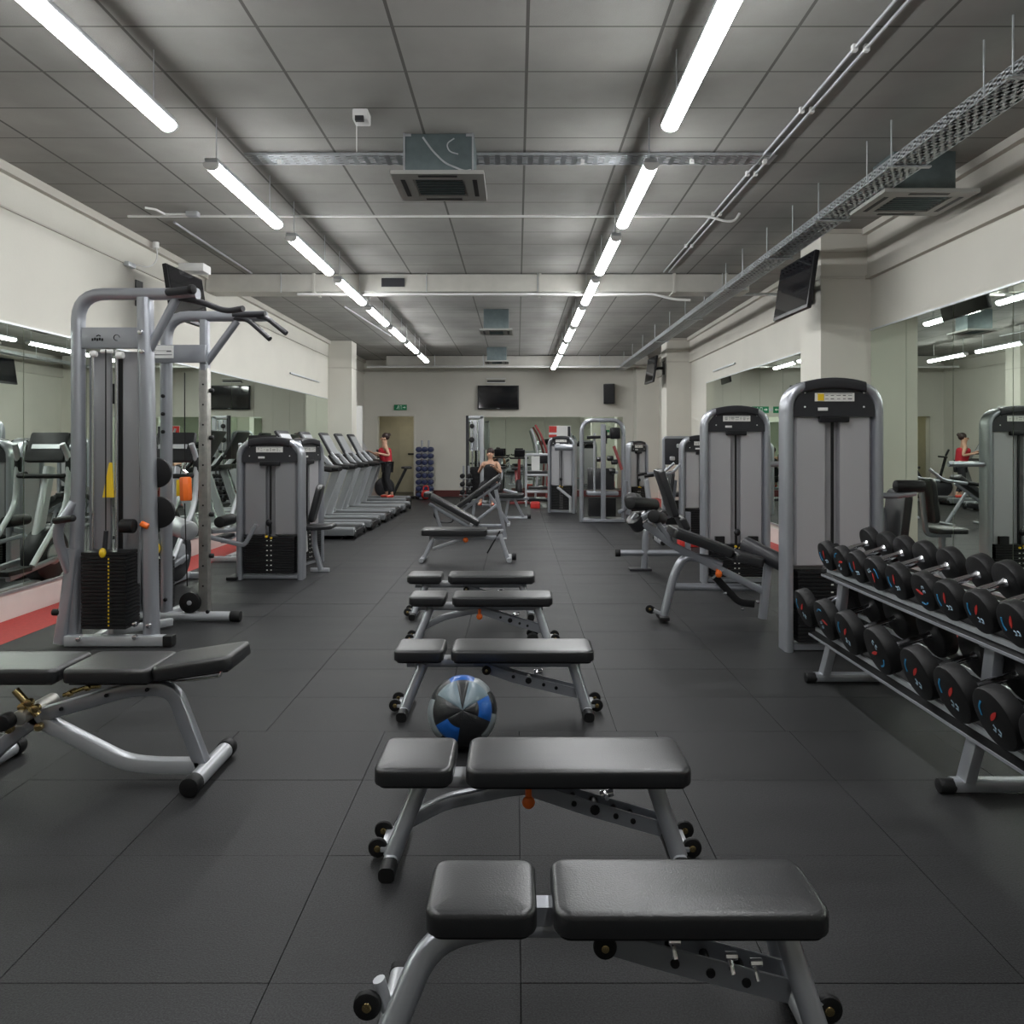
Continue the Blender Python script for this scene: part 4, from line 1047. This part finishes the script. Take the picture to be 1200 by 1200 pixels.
MB().box((0,.05,.55),(.60,.30,.08),bev=.02).build('seat_support', silver, t)
MB().box((-.0,.1,.28),(.52,.22,.36),bev=.01).build('weight_stack', bmetal, t)
MB().box((0,-.02,.04),(w-.1,.4,.06),bev=.01).build('base_frame', silver, t)
m = MB(); m.tube([(-.30,0,1.62),(.28,0,1.64)],.03).tube([(.05,0,1.75),(.05,0,1.5)],.04); m.build('cross_bar', bmetal, t)
MB().box((.24,.0,1.70),(.20,.16,.22),bev=.04).build('pulley_housing', blackp, t)
m = MB()
for x, z in ((-.12,1.20),(.08,1.22),(.16,1.15),(.12,.98)): m.rcyl((x,-.06,z),(x+.12,-.06,z),.05,.012)
m.build('roller_pad', vinyl, t)
for x in (-.15,.0): MB().cyl((x,.05,.5),(x,.05,1.7),.022,8).build('guide_rod', silverL, t)
MB().tube([(.22,0,1.45),(.30,-.05,1.2),(.36,-.08,1.0)],.03).build('lever_arm', mat('worn_red_bar',(.25,.05,.05),.4), t)
MB().bar([(.18,0,.95),(.30,0,.95)],.06,.05).build('arm_rest', silverL, t)
m = MB(); m.tube([(.30,-.1,.2),(.42,-.2,.25),(.42,-.25,.8)],.04,.1); m.build('side_arm', silver, t)
Yc = 15.3
t = thing('weight_machine','small far weight machine with slanted dark hood right of the pulldown frame','weight machine',(XX(748,Yc),Yc+.2,0),.5)
tower(t, .52, 1.55, .18, .60, .22, lab_seed=23)
Yc = 12.6
t = thing('weight_machine','far square-topped machine with black panel of round pads left of the second tower','weight machine',(XX(795,Yc),Yc+.1,0))
w = XX(814,Yc)-XX(779,Yc); h = ZZ(513,Yc)
m = MB(); m.bar([(-w/2+.03,0,0),(-w/2+.03,0,h),(w/2,0,h),(w/2,0,0)],.07,.06,.05,n=(0,1,0)); m.build('frame', silver, t)
pn = MB().box((0,-.03,h-.24),(w-.07,.04,.46),bev=.02).build('header_panel', charcoal, t)
m = MB()
for x, z in ((.02,-.14),(-.1,-.36),(.12,-.36)): m.pad((x,-.06,h+z),.09,.07,.02,.02,.005,rot=(PI/2,0,0))
m.build('instruction_label', galv, pn)
m = MB(); m.box((-.13,0,.66),(.12,.1,.5)).box((.1,0,.6),(.1,.1,.4)); m.build('shroud_panel', silverL, t)
MB().box((0,.02,.30),(w-.1,.16,.42),bev=.01).build('weight_stack', bmetal, t)
MB().box((0,-.05,.62),(.34,.3,.08),bev=.03).build('seat', vinyl, t)
MB().box((0,0,.03),(w,.3,.05)).build('base_frame', silver, t)
# seat machine behind second tower seen to its left (red stool foot)
t = thing('weight_machine','rear weight machine at the far right wall, hidden mostly by the second tower','weight machine',(2.75,10.8,0))
tower(t, .66, 1.62, .18, .55, .24, lab_seed=29)
seat_unit(t, -.65, .2, PI, .45)
t = thing('foam_roller','red box-shaped step lying on the floor left of the second tower','exercise step',(XX(807,10.6),10.6,0))
MB().box((0,0,.05),(.30,.22,.10),bev=.02).build('step_body', red, t); MB().box((0,0,.105),(.26,.18,.012),bev=.004).build('step_mat', redf, t)

# cable machine by back mirror
Yc = 18.6
t = thing('cable_station','far light grey cable machine with dark side post standing before the back mirror','cable machine',(XX(557,Yc),Yc,0))
m = MB(); m.bar([(-.20,0,0),(-.20,0,ZZ(487,Yc))],.08,.08,n=(0,1,0)); m.build('dark_post', charcoal, t)
m = MB(); m.bar([(.17,0,0),(.17,0,2.2)],.08,.10,n=(0,1,0)).bar([(-.2,0,2.18),(.2,0,2.18)],.08,.08,n=(0,1,0)); m.build('frame', silverL, t)
MB().box((0,.05,1.72),(.26,.06,.8),bev=.01).build('shroud_panel', silverL, t)
st = plate_stack(.24,.14,30,.1,0).build('weight_stack', bmetal, t)
m = disc(MB(),(-.08,-.06,1.95),.06); disc(m,(-.09,-.06,1.6),.07); m.build('cable_pulley', blackr, t)
m = MB(); m.cyl((-.07,-.05,.9),(-.07,-.05,2.1),.02,8).cyl((.06,-.05,.9),(.06,-.05,2.1),.02,8); m.build('guide_rod', chrome, t)
MB().bar([(-.35,-.25,.03),(.3,-.25,.03)],.06,.05,n=(0,0,1)).bar([(-.2,-.3,.03),(-.2,.2,.03)],.06,.05,n=(0,0,1)).build('base_frame', silverL, t)
# small dumbbell tree beside it, white heads
def tree_rack(loc, label, h, rows, cols, r, mt, gname, dblab, rackmat=silver, dx=.20, roty=0):
    t = thing('dumbbell_rack', label, 'dumbbell rack', loc)
    x = dx*(cols-1)/2+.0
    for s in (-.35,.35): MB().bar([(s*dx*cols*.55,.09,.02),(s*dx*cols*.55,.09,h)],.05,.05,n=(0,1,0)).build('post', rackmat, t)
    MB().box((0,.0,.02),(dx*cols,.40,.04),bev=.01).build('base_plate', rackmat, t)
    for i in range(rows):
        z = .10+i*(h-.35)/max(1,rows-1)
        MB().box((0,-.02,z-r-.008),(dx*cols*.95,.16,.012)).build('cradle_shelf', rackmat, t)
    pr = None
    rn = ['lowest','second','third','fourth','fifth','sixth','seventh','eighth','ninth']
    cn = {2:['left','right'],3:['left','middle','right']}[cols]
    for i in range(rows):
        for j in range(cols):
            z = .10+i*(h-.35)/max(1,rows-1)
            lc = (loc[0]+(j-(cols-1)/2)*dx, loc[1]-.02, z)
            lab = dblab % (rn[i], cn[j])
            if pr is None:
                pr = thing('dumbbell', lab, 'dumbbell', lc, 0, gname)
                for s in (-1,1): MB().rcyl((0,s*.10-.03,0),(0,s*.10+.03,0),r,.012,10).build('head', mt, pr)
                MB().cyl((0,-.08,0),(0,.08,0),.016,8).build('handle', chrome, pr)
            else: dup(pr, lc, label=lab)
    return t
tree_rack((XX(498,19.9),19.9,0),'narrow upright dumbbell tree with twin posts against the back wall beside the doorway',ZZ(516,19.9),8,3,.075,bluedb,'navy dumbbells on the back wall tree','navy dumbbell on the %s level of the back wall tree, %s side',dx=.165)
t = thing('kettlebell','red object hanging low on the front of the back wall dumbbell tree','kettlebell',(XX(499,19.5),19.5,0))
MB().sph((0,0,.13),.13,(1,.9,1)).build('bell', red, t); MB().tube([(-.07,0,.22),(-.06,0,.36),(.06,0,.36),(.07,0,.22)],.02,.04).build('handle', red, t)
tree_rack((XX(546,18.0),18.0,0),'small slanted rack of light dumbbells left of the far cable machine',.95,4,2,.06,bmetal,'dumbbells on the small far rack','small dark dumbbell on the %s level of the small far rack, %s side',dx=.17)

# back wall things
t = thing('television','wide black flat television on the back wall above the mirror','television',(XX(584,YB),YB-.08,ZZ(466,YB)))
MB().box((0,0,0),(XX(608,YB)-XX(560,YB),.06,.68),bev=.012).build('casing', blackp, t)
MB().box((0,-.033,.01),(1.10,.006,.61)).build('screen', screen, t); MB().box((0,-.037,-.315),(.08,.003,.012)).build('logo', silverL, t); MB().box((0,.053,0),(.3,.052,.3)).build('wall_bracket', bmetal, t)
t = thing('wall_shelf','narrow white shelf unit with dark box just above the back wall television','shelf',(XX(581.5,YB),YB-.06,ZZ(447,YB)))
MB().box((0,0,.07),(.55,.12,.02)).box((0,0,-.04),(.55,.12,.02)).build('board', white, t); MB().box((0,-.0,.0),(.50,.10,.04)).build('receiver', blackp, t)
t = thing('loudspeaker','black loudspeaker high on the back wall right of the television','loudspeaker',(XX(713,YB),YB-.2,ZZ(462,YB)),-.25)
MB().box((0,0,0),(.30,.24,.56),rot=(.12,0,0),bev=.02).build('cabinet', blackp, t); MB().box((0,-.125,-.01),(.26,.01,.50),rot=(.12,0,0)).build('grille', bmetal, t); MB().box((0,.15,-.2),(.06,.16,.06)).build('bracket', bmetal, t)
def exit_sign(loc, label, w=.36, h=.155, arrow=True, rz=0):
    t = thing('exit_sign', label, 'exit sign', loc, rz, None)
    p = MB().box((0,0,0),(w,.02,h),bev=.004).build('green_panel', exitg, t)
    m = MB(); y = -.012
    # running figure, arrow and doorway
    m.box((-w*.02,y,0),(w*.02,.004,h*.7)).box((w*.10,y,0),(w*.02,.004,h*.7)).box((w*.04,y,h*.33),(w*.12,.004,h*.07))
    m.sph((-w*.16,y,h*.25),h*.10,(1,.2,1),8)
    m.sweep([(-w*.17,y,h*.14),(-w*.20,y,-h*.08)],rrect(.004,h*.13,.001,1),(0,1,0)).sweep([(-w*.20,y,-h*.05),(-w*.14,y,-h*.18),(-w*.15,y,-h*.34)],rrect(.004,h*.08,.001,1),(0,1,0)).sweep([(-w*.20,y,-h*.05),(-w*.26,y,-h*.22),(-w*.32,y,-h*.22)],rrect(.004,h*.08,.001,1),(0,1,0)).sweep([(-w*.17,y,h*.12),(-w*.10,y,h*.0)],rrect(.004,h*.06,.001,1),(0,1,0)).sweep([(-w*.18,y,h*.12),(-w*.26,y,h*.04)],rrect(.004,h*.06,.001,1),(0,1,0))
    m.prism([(w*.20,-h*.06),(w*.32,-h*.06),(w*.32,-h*.2),(w*.42,0),(w*.32,h*.2),(w*.32,h*.06),(w*.20,h*.06)],'y',y-.002,y+.002)
    m.build('running_man_symbol', exitw, p)
    return t
exit_sign((XX(469.5,YB),YB-.03,ZZ(477.5,YB)),'green emergency exit sign above the back doorway')
t = exit_sign((3.72,11.1,2.02),'green emergency exit sign standing out from the right wall in front of the far mirror',.26,.10)
MB().box((.145,.01,0),(.04,.015,.04)).build('bracket', galv, t)
t = thing('reflected_notice','red and white panel standing in for a sign reflected in the back wall mirror','reflected sign',(XX(656,YB),YB-.036,ZZ(506,YB)))  # reflection of a sign, put in as a coloured panel on the mirror
MB().box((0,0,0),(.62,.02,.34)).build('backing', white, t)
MB().box((-.20,-.012,.07),(.22,.004,.18)).box((-.20,-.012,-.12),(.22,.004,.08)).build('red_block', red, t); MB().box((.26,-.012,0),(.08,.004,.30)).build('dark_block', charcoal, t)

# tilted televisions
def tilted_tv(loc, rz, label, w=.98, h=.60, tilt=.15, mount=.45, off=0.):
    """screen faces local -y, leaning downward"""
    t = thing('television', label, 'television', loc, rz, None)
    R = Euler((-tilt,0,0)).to_matrix().to_4x4()
    MB().box((0,0,0),(w,.05,h),bev=.012).xf(R).build('casing', blackp, t)
    MB().box((0,-.027,.008),(w-.05,.005,h-.06)).xf(R).build('screen', screen, t)
    m = MB(); m.bar([(0,.03,0),(off*.6,mount*.6,.05),(off,mount,.05)],.06,.05,n=(0,0,1)).box((off,mount,.05),(.14,.02,.30)).box((0,.04,0),(.3,.03,.3)); m.build('wall_bracket', bmetal, t)
    return t
tilted_tv((2.99,7.80,3.18),-PI/2+.05,'black flat television tilted down from the near right column',w=.86,mount=.345,off=-.42)
tilted_tv((3.05,16.5,ZZ(434,16.5)),-PI/2+.05,'far tilted television with pale reflection on the far right column',w=.80,mount=.28)
t = tilted_tv((-3.78,8.30,3.17),PI/2-.05,'tilted black television on the upper left wall behind the pull-up handles',w=.82,mount=.565)
t = thing('wall_unit','small white box on a bracket above the tilted left wall television','wall unit',(-3.80,8.55,3.56)); MB().box((0,0,0),(.30,.22,.10),bev=.02).build('housing', white, t); MB().box((-.2,0,0),(.24,.04,.03)).build('bracket', galv, t)

# far exercise bikes and clutter
def bike(loc, rz, label, accent=None):
    t = thing('exercise_bike', label, 'exercise bike', loc, rz, None)
    MB().rcyl((-.32,-.06,.34),(-.32,.06,.34),.27,.04,24).build('flywheel_housing', charcoal, t)
    m = MB(); m.bar([(-.55,0,.05),(.55,0,.05)],.06,.06,n=(0,0,1)).bar([(-.55,-.25,.04),(-.55,.25,.04)],.06,.05,n=(0,0,1)).bar([(.55,-.25,.04),(.55,.25,.04)],.06,.05,n=(0,0,1)).bar([(-.1,0,.1),(.28,0,.82)],.07,.06).bar([(-.25,0,.4),(-.42,0,1.12)],.07,.06); m.build('frame', accent or silver, t)
    MB().pad((.30,0,.82),.28,.22,.07,.08,.03).build('saddle', vinyl, t)
    MB().tube([(-.25,-.22,1.16),(-.45,-.22,1.14),(-.45,.22,1.14),(-.25,.22,1.16)],.02,.06).build('handlebar', blackr, t)
    MB().box((-.46,0,1.26),(.05,.26,.2),rot=(0,-.4,0),bev=.02).build('console', blackp, t)
    return t
bike((XX(464,19.5),19.5,0),.5,'black upright exercise bike in front of the back doorway', bmetal)
bike((XX(587,19.4),19.4,0),1.5,'grey exercise bike before the back mirror, right of the seated person')
bike((XX(606,18.45),18.45,0),1.7,'exercise bike with worn red frame before the back mirror', MATS['worn_red_bar'])
t = thing('squat_rack','low silver framed rack with black pads before the back mirror','exercise machine',(XX(630,17.5),17.5,0))
m = MB()
for x in (-.28,.28):
    for y in (-.2,.2): m.bar([(x,y,0),(x,y,1.25)],.05,.05,n=(0,1,0))
for z in (.35,.75,1.24): m.bar([(-.28,-.2,z),(.28,-.2,z)],.05,.05,n=(0,0,1)).bar([(-.28,.2,z),(.28,.2,z)],.05,.05,n=(0,0,1))
m.build('frame', silverL, t)
MB().box((0,-.1,.82),(.5,.25,.07),bev=.02).box((0,-.1,.45),(.45,.25,.07),bev=.02).build('pad', vinyl, t); MB().box((-.05,.0,1.02),(.2,.05,.36)).build('panel', white, t)
t = thing('exercise_step','small red step box on the floor near the far weight machine','exercise step',(XX(627,17.0),16.9,0)); MB().box((0,0,.07),(.22,.2,.14),bev=.02).build('step_body', red, t); MB().box((0,0,.145),(.18,.16,.01)).build('step_mat', redf, t)
t = thing('exercise_machine','tangle-armed climbing machine with pale curved bars behind the far weight machine','exercise machine',(XX(636,19.2),19.2,0))
MB().tube([(-.2,0,.05),(-.1,0,1.0),(-.2,0,1.6),(-.3,0,1.9)],.03,.3).build('curved_bar', silverL, t); MB().tube([(.1,0,.05),(.15,0,1.2),(-.05,0,1.75),(-.2,0,2.0)],.03,.3).build('curved_bar', MATS['worn_red_bar'], t)
MB().box((0,0,.04),(.8,.6,.06),bev=.01).build('base_plate', charcoal, t); MB().box((0,0,1.1),(.35,.15,.25),bev=.04).build('console', blackp, t)

# ------------------------------------------------------------------ people
def skinned(name, verts, edges, rad, m, parent, sub=2, root=0):
    me = bpy.data.meshes.new(name); me.from_pydata([V(v) for v in verts], edges, [])
    o = bpy.data.objects.new(name, me); C.objects.link(o); o.parent = parent
    md = o.modifiers.new('skin','SKIN'); md.use_smooth_shade = True
    for i, r in enumerate(rad):
        rr = r if isinstance(r, tuple) else (r, r); me.skin_vertices[0].data[i].radius = rr
    me.skin_vertices[0].data[root].use_root = True
    s = o.modifiers.new('sub','SUBSURF'); s.levels = sub; s.render_levels = sub
    me.materials.append(m); return o
def arm_chain(vs, es, rd, sh, el, wr, root, r0=.05):
    b = len(vs); wr, el, sh = V(wr), V(el), V(sh)
    d = (wr-el).normalized()
    vs += [sh, el, wr, wr+d*.07]; rd += [r0, .038, .026, (.035,.022)]
    es += [(root,b),(b,b+1),(b+1,b+2),(b+2,b+3)]
    side = d.cross(V((0,0,1))).normalized() if abs(d.z) < .9 else V((0,1,0))
    for k, (off, ln) in enumerate(((-.030,.06),(-.010,.075),(.010,.07),(.028,.055))):
        q = len(vs); vs += [wr+d*.09+side*off, wr+d*(.09+ln)+side*off+V((0,0,-.02))]; rd += [.010,.008]; es += [(b+3,q),(q,q+1)]
    q = len(vs); vs += [wr+d*.04-side*.045, wr+d*.08-side*.06]; rd += [.012,.009]; es += [(b+2,q),(q,q+1)]
def person(loc, rz, label, hip, chest, neck, head, arms, legs, top_m, hairup=True):
    """sitter/stander faces local -x"""
    t = thing('person', label, 'person', loc, rz)
    hip, chest, neck, head = map(V, (hip, chest, neck, head))
    vs = [hip, hip.lerp(chest,.5), chest, neck, head+V((0,0,-.05)), head+V((0,0,.06))]; rd = [(.12,.14),(.10,.12),(.11,.15),.05,.075,.085]
    es = [(0,1),(1,2),(2,3),(3,4),(4,5)]
    for a in arms: arm_chain(vs, es, rd, *a, 2)
    for hp, kn, an, toe in legs:
        b = len(vs); vs += [V(hp),V(kn),V(an),V(toe)]; rd += [.085,.058,.038,.03]; es += [(0,b),(b,b+1),(b+1,b+2),(b+2,b+3)]
    skinned('body', vs, es, rd, skin, t)
    # clothes hug the same joints
    skinned('top', [hip+V((0,0,-.03)), hip.lerp(chest,.5), chest+V((0,0,-.0)), chest.lerp(neck,.45)], [(0,1),(1,2),(2,3)], [(.155,.165),(.145,.155),(.17,.19),(.12,.14)], top_m, t)
    tv, te, tr = [hip], [], [(.13,.15)]
    for hp, kn, an, toe in legs:
        b = len(tv); a2 = V(kn).lerp(V(an),.85); tv += [V(hp),V(kn),a2]; tr += [.097,.070,.052]; te += [(0,b),(b,b+1),(b+1,b+2)]
    skinned('trousers', tv, te, tr, blackcloth, t)
    for hp, kn, an, toe in legs:
        skinned('shoe', [V(an)+V((.03,0,-.02)), V(an).lerp(V(toe),.5)+V((0,0,-.01)), V(toe)], [(0,1),(1,2)], [(.045,.05),(.045,.04),(.04,.03)], redshoe, t)
    h = MB().sph(head+V((.042,0,.055)),.098,(1.0,.95,1.0)); 
    if hairup: h.sph(head+V((.12,0,.10)),.045)
    h.build('hair', hair, t)
    # face
    f = MB().sph(head+V((-.088,0,-.005)),.016,(1.2,.8,1.4),8).sph(head+V((-.07,0,-.055)),.02,(.6,1.2,.35),8); f.build('nose_and_mouth', skin, t)
    MB().sph(head+V((-.082,.032,.02)),.010,k=8).sph(head+V((-.082,-.032,.02)),.010,k=8).build('eye', bmetal, t)
    MB().sph(head+V((.0,.082,.0)),.025,(.8,.4,1.2),8).sph(head+V((.0,-.082,.0)),.025,(.8,.4,1.2),8).build('ear', skin, t)
    return t
# person on the last treadmill, leaning on the rail
person((-3.26,17.95,.165),.35,'person in a red sleeveless top and black trousers standing on the last treadmill',
  (.05,0,.82),(-.02,0,1.18),(-.02,0,1.34),(-.03,0,1.46),
  [((-.02,.17,1.27),(-.10,.24,1.02),(-.30,.22,1.12)),((-.02,-.17,1.27),(.05,-.26,1.04),(-.20,-.22,1.10))],
  [((.05,.09,.78),(-.02,.10,.43),(.06,.10,.07),(-.10,.11,.03)),((.05,-.09,.78),(.02,-.11,.42),(.16,-.11,.07),(.0,-.12,.03))], redcloth)
t = thing('padded_stool','black padded stool under the seated person before the back mirror','stool',(XX(575,17.3),17.35,0))
MB().pad((0,.0,.36),.42,.36,.08,.05,.03).build('seat', vinyl, t); MB().bar([(0,0,.0),(0,0,.38)],.08,.08,n=(0,1,0)).bar([(-.2,0,.03),(.2,0,.03)],.06,.05,n=(0,0,1)).bar([(0,-.2,.03),(0,.2,.03)],.06,.05,n=(0,0,1)).build('stand', silver, t)
p = person((XX(575,17.3),17.35,.05),PI/2-.2,'dark-haired person in a black top sitting with bare arms before the back mirror',
  (.02,0,.52),(-.02,0,.90),(-.03,0,1.08),(-.05,0,1.20),
  [((-.02,.17,1.0),(-.10,.27,.76),(-.28,.16,.88)),((-.02,-.17,1.0),(-.10,-.27,.76),(-.28,-.16,.88))],
  [((.0,.10,.50),(-.38,.14,.48),(-.40,.15,.07),(-.54,.16,.03)),((.0,-.10,.50),(-.38,-.14,.48),(-.40,-.15,.07),(-.54,-.16,.03))], blackcloth)

# ------------------------------------------------------------------ camera, world, view
cam = bpy.data.cameras.new('camera'); co = bpy.data.objects.new('camera', cam); C.objects.link(co)
co.location = (0,0,H); co.rotation_euler = (PI/2,0,0)
cam.sensor_width = 36; cam.sensor_fit = 'HORIZONTAL'; cam.lens = 36*F/1200
cam.shift_x = -(VX-600)/1200; cam.shift_y = (VY-600)/1200; cam.clip_start = .05
sc = bpy.context.scene; sc.camera = co
wd = bpy.data.worlds.new('world'); sc.world = wd; wd.use_nodes = True
wd.node_tree.nodes['Background'].inputs[0].default_value = (.02,.02,.02,1)
sc.view_settings.view_transform = 'Standard'; sc.view_settings.look = 'None'; sc.view_settings.exposure = 1.92; sc.view_settings.gamma = 1
sc.cycles.max_bounces = 8; sc.cycles.diffuse_bounces = 4; sc.cycles.glossy_bounces = 5; sc.cycles.sample_clamp_indirect = 8
sc.cycles.use_denoising = True
